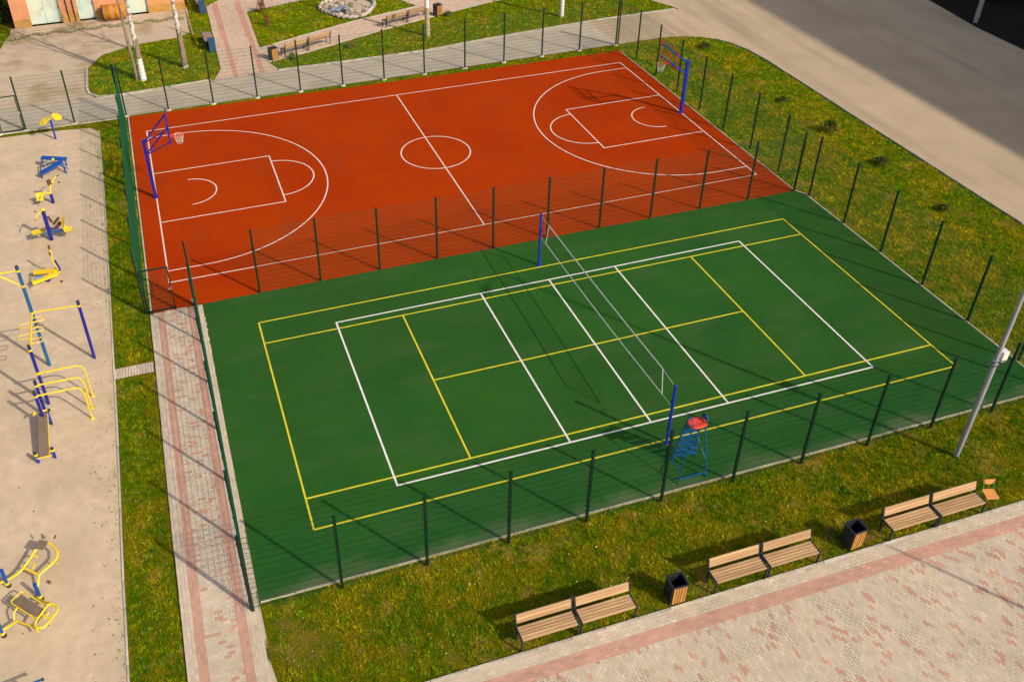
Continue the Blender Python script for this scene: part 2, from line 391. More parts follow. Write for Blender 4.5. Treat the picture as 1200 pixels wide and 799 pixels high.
# ------------------------------------------------------------------ pavers
def inside(P, poly):
    x, y = P[:, 0], P[:, 1]; r = np.zeros(len(P), bool); n = len(poly)
    for i in range(n):
        x1, y1 = poly[i]; x2, y2 = poly[(i + 1) % n]
        c = ((y1 > y) != (y2 > y)); t = (x2 - x1) * (y - y1) / ((y2 - y1) if y2 != y1 else 1e-9) + x1
        r ^= c & (x < t)
    return r
def vnoise(x, y, seed=0):
    g = np.random.RandomState(seed).rand(64, 64)
    xi, yi = np.floor(x).astype(int), np.floor(y).astype(int); fx, fy = x - xi, y - yi
    fx, fy = fx*fx*(3-2*fx), fy*fy*(3-2*fy)
    G = lambda a, b: g[a % 64, b % 64]
    return (G(xi,yi)*(1-fx)+G(xi+1,yi)*fx)*(1-fy)+(G(xi,yi+1)*(1-fx)+G(xi+1,yi+1)*fx)*fy
def fbm(x, y, seed=0, o=4):
    s = 0; a = .5
    for k in range(o): s = s + a * vnoise(x * 2**k, y * 2**k, seed + k); a *= .5
    return s / (1 - .5**o)
def quads_mesh(name, V, nper, Ftemplate, tone, midx, mats):
    """V: (N,nper,3) vertices, Ftemplate list of quads, tone (N,3), midx (N,)"""
    N = len(V); me = bpy.data.meshes.new(name)
    F = np.array(Ftemplate); nf = len(F); k = F.shape[1]
    me.vertices.add(N * nper); me.vertices.foreach_set('co', V.reshape(-1))
    idx = (F[None] + (np.arange(N) * nper)[:, None, None]).reshape(-1)
    me.loops.add(len(idx)); me.loops.foreach_set('vertex_index', idx)
    me.polygons.add(N * nf)
    me.polygons.foreach_set('loop_start', np.arange(N * nf) * k)
    for m in mats: me.materials.append(m)
    me.polygons.foreach_set('material_index', np.repeat(midx, nf).astype(np.int32))
    me.polygons.foreach_set('use_smooth', np.zeros(N * nf, bool))
    me.update(calc_edges=True)
    at = me.color_attributes.new('tone', 'FLOAT_COLOR', 'POINT')
    c = np.ones((N, nper, 4), np.float32); c[:, :, :3] = tone[:, None, :]
    at.data.foreach_set('color', c.reshape(-1))
    return me
rs = np.random.RandomState(5)
def pavers(parent, poly, org, ang, lx, ly, pinkfn, ztop=.0, gap=.008, seed=1, stagger=True, weed=True, clipu=None, tint=(1,1,1)):
    """grid of lx x ly stones in a frame rotated by ang; pinkfn(u,v,x,y,rand)->bool"""
    rs = np.random.RandomState(seed)
    P = np.array(poly); ca, sa = math.cos(ang), math.sin(ang)
    uv = np.stack([(P[:,0]-org[0])*ca+(P[:,1]-org[1])*sa, -(P[:,0]-org[0])*sa+(P[:,1]-org[1])*ca], 1)
    u0, v0 = np.floor(uv.min(0) / (lx, ly)) - 1; u1, v1 = np.ceil(uv.max(0) / (lx, ly)) + 1
    I, J = np.meshgrid(np.arange(u0, u1), np.arange(v0, v1), indexing='ij')
    I, J = I.ravel(), J.ravel()
    u = (I + .5 + (.5 * (J % 2) if stagger else 0)) * lx; v = (J + .5) * ly
    x = org[0] + u * ca - v * sa; y = org[1] + u * sa + v * ca
    k = inside(np.stack([x, y], 1), poly)
    if clipu: k &= (u > clipu[0] - lx*.49) & (u < clipu[1] + lx*.49)
    u, v, x, y, I, J = u[k], v[k], x[k], y[k], I[k], J[k]
    N = len(u); pink = pinkfn(u, v, x, y, rs.rand(N), I, J)
    hx, hy = (lx - gap) / 2, (ly - gap) / 2; c = .0012
    T = np.array([(-hx,-hy,-.012),(hx,-hy,-.012),(hx,hy,-.012),(-hx,hy,-.012),(-hx+c,-hy+c,0),(hx-c,-hy+c,0),(hx-c,hy-c,0),(-hx+c,hy-c,0)])
    V = np.repeat(T[None], N, 0); th = rs.normal(0, .012, N); 
    X = V[:,:,0]*np.cos(th)[:,None]-V[:,:,1]*np.sin(th)[:,None]; Y = V[:,:,0]*np.sin(th)[:,None]+V[:,:,1]*np.cos(th)[:,None]
    X = X + u[:,None]; Y = Y + v[:,None]
    if clipu: X = np.clip(X, clipu[0] + gap/2, clipu[1] - gap/2)
    W = np.empty_like(V); W[:,:,0] = org[0]+X*ca-Y*sa; W[:,:,1] = org[1]+X*sa+Y*ca
    tl = rs.normal(0, .05, (N, 2)); 
    W[:,:,2] = V[:,:,2] + ztop + rs.uniform(-.0008, .0006, N)[:,None] + (T[None,:,0]*tl[:,0:1] + T[None,:,1]*tl[:,1:2]) * .03
    t = (rs.normal(1, .055, N) * (.90 + .2 * fbm(x * .45 + 40, y * .45 + 40, 3)))[:,None] * np.array([tint])
    t[:,2] *= rs.normal(1, .04, N)
    t = np.clip(t, .5, 1.25)
    me = quads_mesh('paving_stones', W, 8, [(4,5,6,7),(0,1,5,4),(1,2,6,5),(2,3,7,6),(3,0,4,7)], t, pink.astype(int), [M['cream_paver'], M['pink_paver']])
    o = link('paving_stones', me, parent); o['kind'] = 'stuff'
    return o
# plaza
plaza_poly = [(-14.0,-40),(-13.95,-9.3),(-13.86,-9.6),(-13.78,-10.3),(-13.55,-10.9),(-13.0,-11.25),(-12.2,-11.40),(24,-11.40),(24,-40)]
pl = sheet('plaza', plaza_poly, -.008, M['grout'])
vis = [(-13.9,-19),(-13.6,-11.0),(-12.2,-11.40),(20,-11.40),(20,-19)]
def hsh(a, b):
    h = np.sin(a*127.1 + b*311.7)*43758.5453; return h - np.floor(h)
none_ = lambda u,v,x,y,r,I,J: r < -1
all_ = lambda u,v,x,y,r,I,J: r > -1
def rect(y0, y1): return [(-15,y0),(22,y0),(22,y1),(-15,y1)]
def clipY(poly, y0, y1): return [(p[0], min(max(p[1], y0), y1)) for p in poly]
def pf(u, v, x, y, r, I, J):
    # clusters of pink stones: pairs of columns in the same course
    return (hsh(I*1.0, np.floor(J/2.0)) < .07) | (r < .045)
pavers(pl, [(-13.9,-19),(-13.6,-11.0),(-12.2,-11.40),(20,-11.40),(20,-11.80),(-13.75,-11.8),(-13.85,-19)], (0,-11.40), 0, .2, .1, none_, -.0045, .005, 3)
pavers(pl, [(-13.7,-12.20),(-13.7,-11.80),(20,-11.80),(20,-12.20)], (0,-11.40), 0, .2, .1, all_, -.0045, .003, 4)
pavers(pl, [(-13.7,-19),(-13.7,-12.05),(20,-12.05),(20,-19)], (0,-12.203), R(-90), .18, .09, pf, -.0040, .0075, 5, clipu=(0,7))
# left path
lp_poly = [(-16.03,-14),(-16.02,-5),(-15.95,3),(-15.92,7.46),(-13.865,7.46),(-13.865,-7.6),(-13.86,-8.3),(-13.86,-9.7),(-13.80,-14)]
lp = sheet('path', lp_poly, -.006, M['grout'])
LA = R(-.38); LO = (-15.965, 0)
lp_wide = [(-16.30,-14),(-16.2,7.46),(-13.865,7.46),(-13.865,-7.6),(-13.86,-8.3),(-13.86,-9.7),(-13.80,-14)]
pavers(lp, lp_wide, LO, LA, .1, .2, none_, -.002, .004, 11, clipu=(0,.30), stagger=False)
pavers(lp, lp_wide, (LO[0]+.002, LO[1]), LA, .1, .2, lambda u,v,x,y,r,I,J: r > -1, -.002, .003, 12, clipu=(.302,.56), stagger=False)
def lf(u, v, x, y, r, I, J):
    return (hsh(I, np.floor(J*1.0)) < .14)
pavers(lp, lp_wide, LO, LA, .2, .1, lf, -.001, .007, 13, clipu=(.562,1.46))
pavers(lp, lp_wide, LO, LA, .1, .2, lambda u,v,x,y,r,I,J: r > -1, -.002, .003, 14, clipu=(1.462,1.72), stagger=False)
pavers(lp, lp_wide, LO, LA, .1, .2, none_, -.002, .004, 15, clipu=(1.722,2.095), stagger=False)
pavers(lp, [(-17.37,3.82),(-17.37,4.50),(-16.03,4.50),(-16.03,3.74)], (-17.4,0), 0, .1, .2, lambda u,v,x,y,r,I,J: r < -1, .0, .012, 12, stagger=False)
# far cross path and diagonal path
cp_poly = [(-10.72,30.24),(-10.12,31.82),(-9.90,39.8),(-9.72,43.45),(-8.7,44.6),(-6.5,47),(0,50),(6,50),(3.0,41.5),(-3.2,42.5),(-7.20,41.4),(-7.38,34.45),(-6.50,34.70),(-4.77,35.45),(-.23,37.18),(4.2,38.42),(3.0,41.5),(6,50),(14,50),(16,45),(9.6,37.9),(6.95,36.74),(1,34.82),(-4.3,32.68),(-7.25,31.84),(-6.85,30.5),(-6.9,30.30)]
cps = MB().poly([(-10.72,30.24),(-10.12,31.82),(-9.90,39.8),(-9.72,43.45),(-8.7,44.6),(-6.5,47),(2,50),(2,43),(-3.2,42.5),(-7.20,41.4),(-7.38,34.45),(-6.50,34.70),(-7.25,31.84),(-6.85,30.5),(-6.9,30.30)], -.022)
crossp = cps.build('cross_path', M['grout']); tag(crossp, kind='structure')
diag_poly = [(-6.50,34.70),(-7.25,31.84),(-4.3,32.68),(1,34.82),(6.95,36.74),(12.5,38.45),(16,45),(2,50),(2,43),(3.4,40.5),(4.3,38.42),(-.23,37.18),(-4.77,35.45)]
diagp = MB().poly(diag_poly, -.023).build('diagonal_path', M['grout']); tag(diagp, kind='structure')
pavers(crossp, [(-10.72,30.24),(-10.12,31.82),(-9.90,39.8),(-9.72,43.45),(-8.7,44.6),(-6.5,47),(2,50),(2,43),(-3.2,42.5),(-7.20,41.4),(-7.38,34.45),(-6.50,34.70),(-7.25,31.84),(-6.85,30.5),(-6.9,30.30)],
       (-10,30), R(88.6), .2, .1, lambda u,v,x,y,r,I,J: ((np.abs(x + 9.45 - (y-30)*.02) < .17) | (np.abs(x + 7.85 - (y-30)*.02) < .17)) & (y < 44), -.0175, .006, 21, tint=(.98,.88,.86))
pavers(diagp, diag_poly, (-7.2,31.8), R(19.5), .2, .1, lambda u,v,x,y,r,I,J: (r < .05), -.0185, .006, 22, tint=(1.,.88,.86))

# ------------------------------------------------------------------ grass
def grass(name, poly, dens, label, h=(.035,.085), wd=.016, seed=1, holes=(), dry=.5, z0=-.058, gain=1.0, bare=()):
    rs = np.random.RandomState(seed); P = np.array(poly); lo, hi = P.min(0), P.max(0)
    n = int(dens * (hi[0]-lo[0]) * (hi[1]-lo[1])); n = min(n, 900000)
    Q = rs.rand(n, 2) * (hi - lo) + lo
    k = inside(Q, poly)
    for hp in holes: k &= ~inside(Q, hp)
    Q = Q[k]; x, y = Q[:,0], Q[:,1]
    # part of the blades gather into tufts
    nt_ = max(1, int(len(x) / 14)); ci = rs.randint(0, nt_, len(x)); cx_ = x[rs.randint(0, len(x), nt_)]; 
    pick = rs.randint(0, len(x), nt_); tcx, tcy = x[pick], y[pick]
    tuft = rs.rand(len(x)) < .55
    sp = wd * 2.4
    x = np.where(tuft, tcx[ci] + rs.normal(0, sp, len(x)), x); y = np.where(tuft, tcy[ci] + rs.normal(0, sp, len(y)), y)
    kk = inside(np.stack([x, y], 1), poly)
    for hp in holes: kk &= ~inside(np.stack([x, y], 1), hp)
    x, y, tuft, ci = x[kk], y[kk], tuft[kk], ci[kk]
    tcol = rs.normal(0, 1, nt_)[ci] * tuft; tval = np.exp(rs.normal(0, .15, nt_))[ci]
    n1 = fbm(x*.7+50, y*.7+50, 11+seed); n2 = fbm(x*2.4+20, y*2.4+20, 31+seed); n3 = fbm(x*6+20, y*6+20, 51+seed, 2)
    d = .50*n1 + .50*n2
    k = rs.rand(len(x)) < np.clip(1.35 - 1.3*(d - .38)*2.2, .30, 1)     # thinner where dry
    x, y, n1, n2, n3, d, tuft, tcol, tval = x[k], y[k], n1[k], n2[k], n3[k], d[k], tuft[k], tcol[k], tval[k]; N = len(x)
    f = np.clip((d - (.57 - .14*dry)) * 6.5 + rs.normal(0, .16, N) + .15*tcol, 0, 1)[:,None]
    f2 = np.clip((n3 - .48) * 4 + rs.normal(0, .20, N) + .16*tcol, 0, 1)[:,None]
    green = np.array([.060,.155,.002])*(1-f2) + np.array([.22,.285,.003])*f2
    dryc = np.array([.38,.32,.006])*(1-f2) + np.array([.30,.19,.007])*f2
    c = green*(1-f) + dryc*f
    c *= gain * 1.2
    c *= (rs.normal(1, .20, (N,1))).clip(.45, 1.6) * np.where(tuft, tval, .85)[:,None]
    st = rs.rand(N) < .012; c[st] = np.array([.50,.38,.11]) * rs.uniform(.7,1.2,(st.sum(),1))
    short = np.ones(N)
    for (bx, by, br) in bare:
        q = np.hypot(x-bx, (y-by)*1.3)/br + .5*(n3-.5); w_ = (q < rs.uniform(.5, 1.15, N))
        c[w_] = (np.array([[.34,.24,.12]]) * rs.uniform(.6, 1.3, (w_.sum(), 1))) * np.array([[1,1,.8]]); short[w_] = .3
    hh = short * rs.uniform(h[0], h[1], N) * (.65 + .8*n2) * np.where(tuft, 1.35, .8); a = rs.rand(N)*2*math.pi; lean = rs.uniform(.1, 1.1, N)*hh; la = rs.rand(N)*2*math.pi
    ww = wd * rs.uniform(.6, 1.4, N)
    V = np.zeros((N,3,3)); V[:,0,0] = x - np.cos(a)*ww/2; V[:,0,1] = y - np.sin(a)*ww/2
    V[:,1,0] = x + np.cos(a)*ww/2; V[:,1,1] = y + np.sin(a)*ww/2
    V[:,2,0] = x + np.cos(la)*lean; V[:,2,1] = y + np.sin(la)*lean; V[:,2,2] = hh
    V[:,:,2] += z0
    me = quads_mesh(name, V, 3, [(0,1,2)], c, np.zeros(N), [M['grass_blade']])
    o = link(name, me); tag(o, label, 'grass', None, 'stuff'); return o
near_lawn = [(-13.80,-7.52),(14.3,-7.52),(14.3,-7.45),(21.7,-7.4),(21.7,-11.28),(-12.2,-11.28),(-12.9,-11.22),(-13.40,-10.9),(-13.66,-10.3),(-13.74,-9.5),(-13.80,-8.4)]
grass('near_lawn_grass', near_lawn, 1300, 'olive and brown lawn between the green court and the benches', seed=1, dry=.75, bare=[(-12.9,-9.3,.95),(-13.2,-8.4,.5),(-9.2,-10.9,.35),(-7.3,-11.1,.35),(-3.9,-10.9,.3),(-1.9,-11.1,.3),(-6.6,-9.6,.3),(1.95,-11.1,.4),(3.8,-11.0,.35),(7.9,-11.0,.35),(-10.4,-10.2,.3),(2.5,-9.2,.35),(9.2,-9.9,.4),(11.4,-7.9,.4),(6.3,-7.75,.35),(8.8,-7.75,.35),(3.7,-7.75,.3),(-1.3,-7.75,.3),(-9.0,-7.75,.3)])
grass('left_strip_grass', [(-17.46,-14),(-17.42,-5.5),(-17.36,1.2),(-17.34,7.9),(-17.32,17.9),(-17.42,25.4),(-16.2,26.5),(-15.93,26.5),(-15.90,7.55),(-15.98,7.4),(-15.98,4.5),(-16.06,-5),(-16.08,-14)], 1300, 'narrow grass strip between the gravel yard and the paved path', seed=2, holes=[[(-17.6,3.75),(-17.6,4.52),(-15.8,4.52),(-15.8,3.68)]], dry=.45)
grass('right_strip_grass', [(14.26,-7.4),(21.68,-7.4),(21.68,21.7),(21.45,23.6),(21.05,25.0),(20.5,25.8),(19.7,26.5),(18.6,27.0),(17.2,27.2),(14.0,27.1),(13.98,7.6),(14.26,7.0)], 900, 'sunlit grass strip between the courts and the asphalt road', seed=3, dry=.70, wd=.016, gain=1.30, bare=[(19.9,3.2,.6),(14.5,-3.3,.4),(14.5,1.8,.4),(14.5,4.3,.45),(14.5,6.9,.4),(17.3,21.5,.9),(18.8,13.6,.6),(18.2,17.6,.6),(14.5,-.8,.35),(21.3,1.9,.5),(17.2,9.8,.5)])
grass('court_edge_grass', [(-15.8,26.62),(-6,26.46),(5,26.30),(13.9,26.2),(14.1,27.1),(4.3,27.0),(-3.8,26.84),(-15.9,26.72)], 900, 'thin weedy grass line along the far edge of the red court', seed=4, dry=.6)
grass('birch_island_grass', [(-17.84,30.9),(-17.3,30.12),(-13.3,30.16),(-10.75,30.4),(-10.2,31.8),(-9.98,39.8),(-9.8,43.4),(-8.8,44.7),(-6.8,47.2),(-8,52),(-11.2,52),(-11.3,38.9),(-12.3,38.08),(-14.8,37.8),(-16.9,36.7),(-17.84,34.6)], 420, 'grass under the birch trees beside the dirt road', seed=5, dry=.40, wd=.024, gain=1.2)
grass('far_lawn_grass', [(-7.1,31.75),(-6.75,30.55),(-3,30.45),(2.5,30.5),(8.5,31.25),(14.9,31.75),(20.9,31.9),(20.6,33.2),(20,34),(19.2,36.4),(18.4,41),(18,46),(16,45),(12.5,38.4),(6.95,36.66),(1,34.74),(-4.3,32.6)], 300, 'green lawn between the walkway and the diagonal paved path', seed=6, dry=.28, wd=.028, gain=1.3)
grass('upper_lawn_grass', [(-7.32,34.6),(-7.12,41.3),(-3.2,42.4),(2,43),(3.35,40.5),(4.2,38.5),(-.23,37.25),(-4.77,35.52),(-6.5,34.8)], 330, 'green lawn around the stone ring beyond the diagonal path', seed=7, dry=.35, wd=.028, gain=1.3)
grass('corner_grass', [(-24.5,40.2),(-23.2,40.3),(-22.7,41.6),(-22.8,43.2),(-26,43)], 500, 'small green patch left of the garages', seed=8, dry=.1, wd=.024)
grass('yard_edge_weeds', [(-22.2,26.2),(-17.5,25.6),(-17.5,26.6),(-22.2,26.66)], 260, 'sparse weeds along the far edge of the gravel yard', seed=9, dry=.6)
grass('garage_ledge_weeds', [(-23,40.3),(-21.6,41.2),(-18.4,41.7),(-11.5,41.5),(-11.5,41.95),(-18.4,42.2),(-21.6,41.9),(-23,41.0)], 260, 'weeds growing among the stones below the garages', seed=10, dry=.5)
# scattered dry leaves and bits
def litter(name, polys, n, label, seed, size=(.02,.05), z=-.0, cols=((.62,.50,.20),(.40,.24,.08),(.70,.60,.38))):
    rs = np.random.RandomState(seed); out = []
    for poly, cnt in zip(polys, n):
        P = np.array(poly); lo, hi = P.min(0), P.max(0); Q = rs.rand(cnt*4, 2)*(hi-lo)+lo; Q = Q[inside(Q, poly)][:cnt]; out.append(Q)
    Q = np.concatenate(out); N = len(Q); s = rs.uniform(*size, N); a = rs.rand(N)*6.28
    V = np.zeros((N,4,3))
    for i, (dx, dy) in enumerate(((-1,0),(0,-.6),(1,0),(0,.6))):
        V[:,i,0] = Q[:,0] + s*(dx*np.cos(a)-dy*np.sin(a)); V[:,i,1] = Q[:,1] + s*(dx*np.sin(a)+dy*np.cos(a)); V[:,i,2] = z + rs.uniform(0,.025,N)
    c = np.array(cols)[rs.randint(0, len(cols), N)] * rs.uniform(.7,1.2,(N,1))
    me = quads_mesh(name, V, 4, [(0,1,2,3)], c, np.zeros(N), [M['litter']]); o = link(name, me); tag(o, label, 'leaves', None, 'stuff')
grass('gravel_edge_weeds', [(-17.80,-14),(-17.57,-14),(-17.50,1),(-17.44,17.9),(-17.50,25.3),(-17.75,25.3),(-17.62,17.9),(-17.60,1)], 260, 'thin fringe of dry weeds along the gravel side of the kerb', seed=14, dry=1.1, wd=.02, h=(.02,.05), z0=-.022)
litter('dry_leaves', [near_lawn, [(14.4,-7),(21.5,-7),(21.5,22),(14.4,27)], [(-17.4,-13),(-16.1,-13),(-16.0,7),(-17.3,7)]], (700, 600, 200), 'pale dry leaves scattered over the lawns round the courts', 3, (.012,.032), -.005, ((.55,.42,.10),(.42,.22,.05),(.60,.50,.25)))
litter('gravel_litter', [[(-18.4,-14),(-17.6,-14),(-17.45,26),(-18.2,26)], [(-30,-14),(-18.4,-14),(-18.2,26),(-30,26)]], (380, 130), 'dark specks and dry leaves on the gravel yard', 4, (.015,.04), -.018, ((.16,.12,.05),(.24,.18,.07),(.10,.08,.04)))

# ------------------------------------------------------------------ fences
PH = 3.03
_pb = MB().box((0,0,PH/2), (.080,.062,PH)).box((0,0,PH+.006), (.086,.068,.012))
for z in (.35, 1.1, 1.9, 2.75): _pb.box((0,-.037,z), (.06,.014,.045))
POST = None
def post_mesh():
    global POST
    o = _pb.build('post', M['fence_green']); POST = o.data; bpy.data.objects.remove(o)
post_mesh()
_f = MB().lathe((0,0,0), [(0.0,.03),(.10,.03),(.15,.02),(.17,-.06)], 14)
o_ = _f.build('footing', M['concrete']); FOOT = o_.data; bpy.data.objects.remove(o_)
PANELS = {}
def panel_mesh(L, H=PH - .03, z0=.05, t=1.0):
    k = (round(L, 2), H)
    if k in PANELS: return PANELS[k]
    b = MB(); n = max(1, round(L / .05))
    for i in range(n + 1):
        x = L * i / n
        b.box((x, 0, (z0 + H) / 2), (.0024*t, .0024*t, H - z0))
    m = int((H - z0) / .2)
    for j in range(m + 1):
        z = z0 + .02 + j * (H - z0 - .04) / m
        for s in (-1, 1): b.box((L / 2, s * .005, z), (L, .0042*t, .0052*t))
    o = b.build('mesh_panel', M['wire_green']); PANELS[k] = o.data; bpy.data.objects.remove(o)
    return PANELS[k]
def fence(label, pts, side=1, skip=(), footing=False, group='green mesh fences round the courts'):
    """pts: post positions in order; panels hang on the given side of the posts"""
    x0, y0 = pts[0]
    root = thing('wire_fence', label, 'fence', (x0, y0, -.02), 0, group)
    for i, (x, y) in enumerate(pts):
        j = min(i, len(pts) - 2); a, b = pts[j], pts[j + 1]; ang = math.atan2(b[1]-a[1], b[0]-a[0])
        p = link('post', POST, root, (x - x0, y - y0, 0), ang if side > 0 else ang + math.pi)
        p['n'] = i; del p['n']
        if footing: link('footing', FOOT, p, (0, 0, .0))
        if i < len(pts) - 1 and i not in skip:
            L = math.hypot(b[0]-a[0], b[1]-a[1]) - .01
            q = Vector((-math.sin(ang), math.cos(ang))) * (.052 * side)
            link('mesh_panel', panel_mesh(L), root, (x - x0 + q.x + .005*math.cos(ang), y - y0 + q.y + .005*math.sin(ang), 0), ang)
    return root
fence('green mesh fence along the near edge of the green court, closest to the benches', [(-14.07,-7.72)] + [(-11.53 + 2.54*k, -7.76) for k in range(10)] + [(14.27,-7.76)], 1)
fence('long green mesh fence beside the asphalt road, right of both courts', [(14.25,y) for y in (-7.70,-5.9,-3.35,-.79,1.78,4.3,6.9,9.43,11.95,14.48,17.0,19.53,22.06,24.58,27.16)], 1)
fence('green mesh fence across the middle, dividing the red court from the green court', [(-11.53 + 2.54*k, 7.52) for k in range(10)] + [(13.84,7.52)], -1)
fence('green mesh fence between the paved path and the green court', [(-14.11,y) for y in (7.50,4.96,2.45,-.09,-2.6,-5.15,-7.62)], 1)
fence('green mesh fence left of the red court, beside the grass strip', [(-16.06,7.58 + 2.5*k) for k in range(8)] + [(-16.08,26.75)], -1)
fence('green mesh fence beyond the red court, along the walkway', [(x,26.87) for x in (-15.95,-13.66,-11.17,-8.68,-6.17,-3.66,-1.15,1.34,3.9)] + [(6.45,26.95),(9.0,27.05),(11.57,27.12),(14.12,27.18)], -1, footing=True)
fence('green mesh fence between the gravel yard and the walkway, right of the yard gate', [(-21.22,26.84),(-18.69,26.84),(-16.16,26.84)], -1, footing=True)
fence('green mesh fence between the gravel yard and the walkway, left of the yard gate', [(-30.2,26.5),(-27.6,26.6),(-25.1,26.7),(-22.52,26.78)], -1, footing=True)

def gate(label, loc, rz, L, H=2.0):
    root = thing('gate', label, 'gate', loc, rz, 'green wire gates')
    b = MB()
    b.box((.02,0,H/2+.03), (.05,.05,H)); b.box((L-.02,0,H/2+.03), (.05,.05,H))
    b.box((L/2,0,H+.005), (L-.09,.05,.05)); b.box((L/2,0,.06), (L-.09,.05,.05))
    b.build('gate_frame', M['fence_green'], root)
    link('mesh_panel', panel_mesh(L - .1, H, .06), root, (.05, 0, 0))
    h = MB().box((L-.02,-.04,1.02), (.05,.03,.16)); h.tube([(L-.02,-.05,1.05),(L-.02,-.10,1.05),(L-.14,-.10,1.05)], .012, 6)
    h.build('handle', M['grey_metal'], root)
    return root
gate('closed green gate leaf at the end of the paved path by the red court', (-15.98,7.56,-.02), 0, 1.10)
gate('open green gate leaf folded back against the fence at the corner of the green court', (-14.13,7.42,-.02), R(-90), 1.05)
gate('green gate leaf in the far fence at the corner of the gravel yard', (-22.44,26.79,-.02), R(1), 1.16)

# ------------------------------------------------------------------ volleyball posts, net
def vpost(y, label, s):
    r = thing('volleyball_post', label, 'post', (.02, y, 0), 0, 'volleyball posts')
    MB().lathe((0,0,0), [(.0,.012),(.10,.012),(.11,.0)], 16).build('base_plate', M['deep_blue'], r)
    MB().tube([(0,0,.0),(0,0,2.50)], .052, 14).build('pole', M['blue'], r)
    MB().box((0,-s*.06,1.75), (.07,.06,.12)).tube([(0,-s*.09,1.78),(.13,-s*.10,1.78),(.13,-s*.15,1.78)], .012, 6).build('winch', M['deep_blue'], r)
    MB().lathe((0,0,0), [(.055,2.44),(.06,2.52),(.03,2.55),(0,2.555)], 14).build('cap', M['deep_blue'], r)
vpost(5.64, 'far blue volleyball post, standing next to the middle fence', 1)
vpost(-5.54, 'near blue volleyball post beside the umpire chair', -1)
nr = thing('volleyball_net', 'volleyball net with white tapes hanging across the green court', 'net', (.02, 0, 0))
def netz(t, top):  # t 0..1 from far to near
    a, b = ((2.42, 2.52) if top else (1.43, 1.58)); return a + (b - a) * t - .05 * math.sin(math.pi * t) * (1 if top else 1.4)
def nety(t, top): 
    a, b = ((4.84, -4.67) if top else (5.05, -4.84)); return a + (b - a) * t
for top in (True, False):
    pts = [(0, nety(i/30, top), netz(i/30, top)) for i in range(31)]
    b = MB()
    for p, q in zip(pts[:-1], pts[1:]): b.bar(p, q, .012, .055 if top else .042)
    b.build('top_tape' if top else 'bottom_tape', M['net_white'], nr)
for t in (0, 1): MB().bar((0, nety(t, 1), netz(t, 1)), (0, nety(t, 0), netz(t, 0)), .012, .045, up=(0,1,0)).build('side_tape', M['net_white'], nr)
b = MB()
for i in range(1, 95):
    t = i / 95; b.bar((0, nety(t,1), netz(t,1)), (0, nety(t,0), netz(t,0)), .0022)
for j in range(1, 10):
    k = j / 10; P = [Vector((0, nety(i/16,1), netz(i/16,1))).lerp(Vector((0, nety(i/16,0), netz(i/16,0))), k) for i in range(17)]
    for p, q in zip(P[:-1], P[1:]): b.bar(p, q, .0022)
b.build('net_mesh', M['rubber'], nr)
for p, q in (((0,4.84,2.42),(0,5.6,2.44)),((0,5.05,1.43),(0,5.6,1.4)),((0,-4.67,2.52),(0,-5.5,2.46)),((0,-4.84,1.58),(0,-5.5,1.6))):
    MB().tube([p, q], .005, 5).build('cord', M['net_white'], nr)

# ------------------------------------------------------------------ basketball hoops
def hoop(label, x, y, rz, colr, frame_m):
    r = thing('basketball_hoop', label, 'basketball hoop', (x, y, 0), rz, 'basketball hoops')
    MB().box((0,0,.008), (.24,.24,.016)).build('base_plate', colr, r)
    MB().box((0,0,1.50), (.15,.15,2.98)).box((0,0,2.998), (.16,.16,.014)).build('pole', colr, r)
    bx = 1.18
    for s in (-1, 1):
        MB().bar((.05, s*.05, 2.90), (bx-.03, s*.80, 3.74), .055).build('arm', M['blue'] if rz else colr, r)
        MB().bar((.05, s*.05, 2.30), (bx-.03, s*.80, 3.09), .055).build('arm', M['blue'] if rz else colr, r)
    for z in (3.74, 3.09): MB().box((bx-.03, 0, z), (.05, 1.78, .06)).build('cross_bar', colr, r)
    b = MB()
    for z in (3.965, 2.985): b.box((bx+.02, 0, z), (.035, 1.80, .035))
    for s in (-1, 1): b.box((bx+.02, s*.8825, 3.475), (.035, .035, .944))
    for s in (-1, 1): b.box((bx+.02, s*.28, 3.34), (.03, .035, .42))
    b.box((bx+.02, 0, 3.565), (.03, .525, .035)); b.box((bx+.02, 0, 3.45), (.022, 1.72, .02))
    b.build('backboard_frame', frame_m, r)
    R_ = .225; cx = bx + .04 + .15 + R_
    rim = MB().tube([(cx + R_*math.cos(a), R_*math.sin(a), 3.05) for a in [2*math.pi*i/28 for i in range(29)]], .011, 8, cap=False)
    rim.box((bx+.12, 0, 3.03), (.18, .20, .05)); rim.box((bx+.045, 0, 3.0), (.012, .2, .14))
    ro = rim.build('rim', M['red_seat'], r)
    b = MB()
    for i in range(12):
        for d in (-1, 1):
            P = []
            for j in range(6):
                a = 2*math.pi*(i + d*j*.5)/12; rr = R_*(1 - .085*j); P.append((cx + rr*math.cos(a), rr*math.sin(a), 3.04 - .085*j))
            b.tube(P, .0045, 4, cap=False)
    b.build('net', M['net_white'], r)
hoop('deep blue basketball hoop left of the red court with empty backboard frame', -15.04, 16.94, 0, M['deep_blue'], M['deep_blue'])
hoop('blue basketball hoop with red backboard frame at the far right of the red court', 13.06, 16.93, math.pi, M['blue'], M['red'])

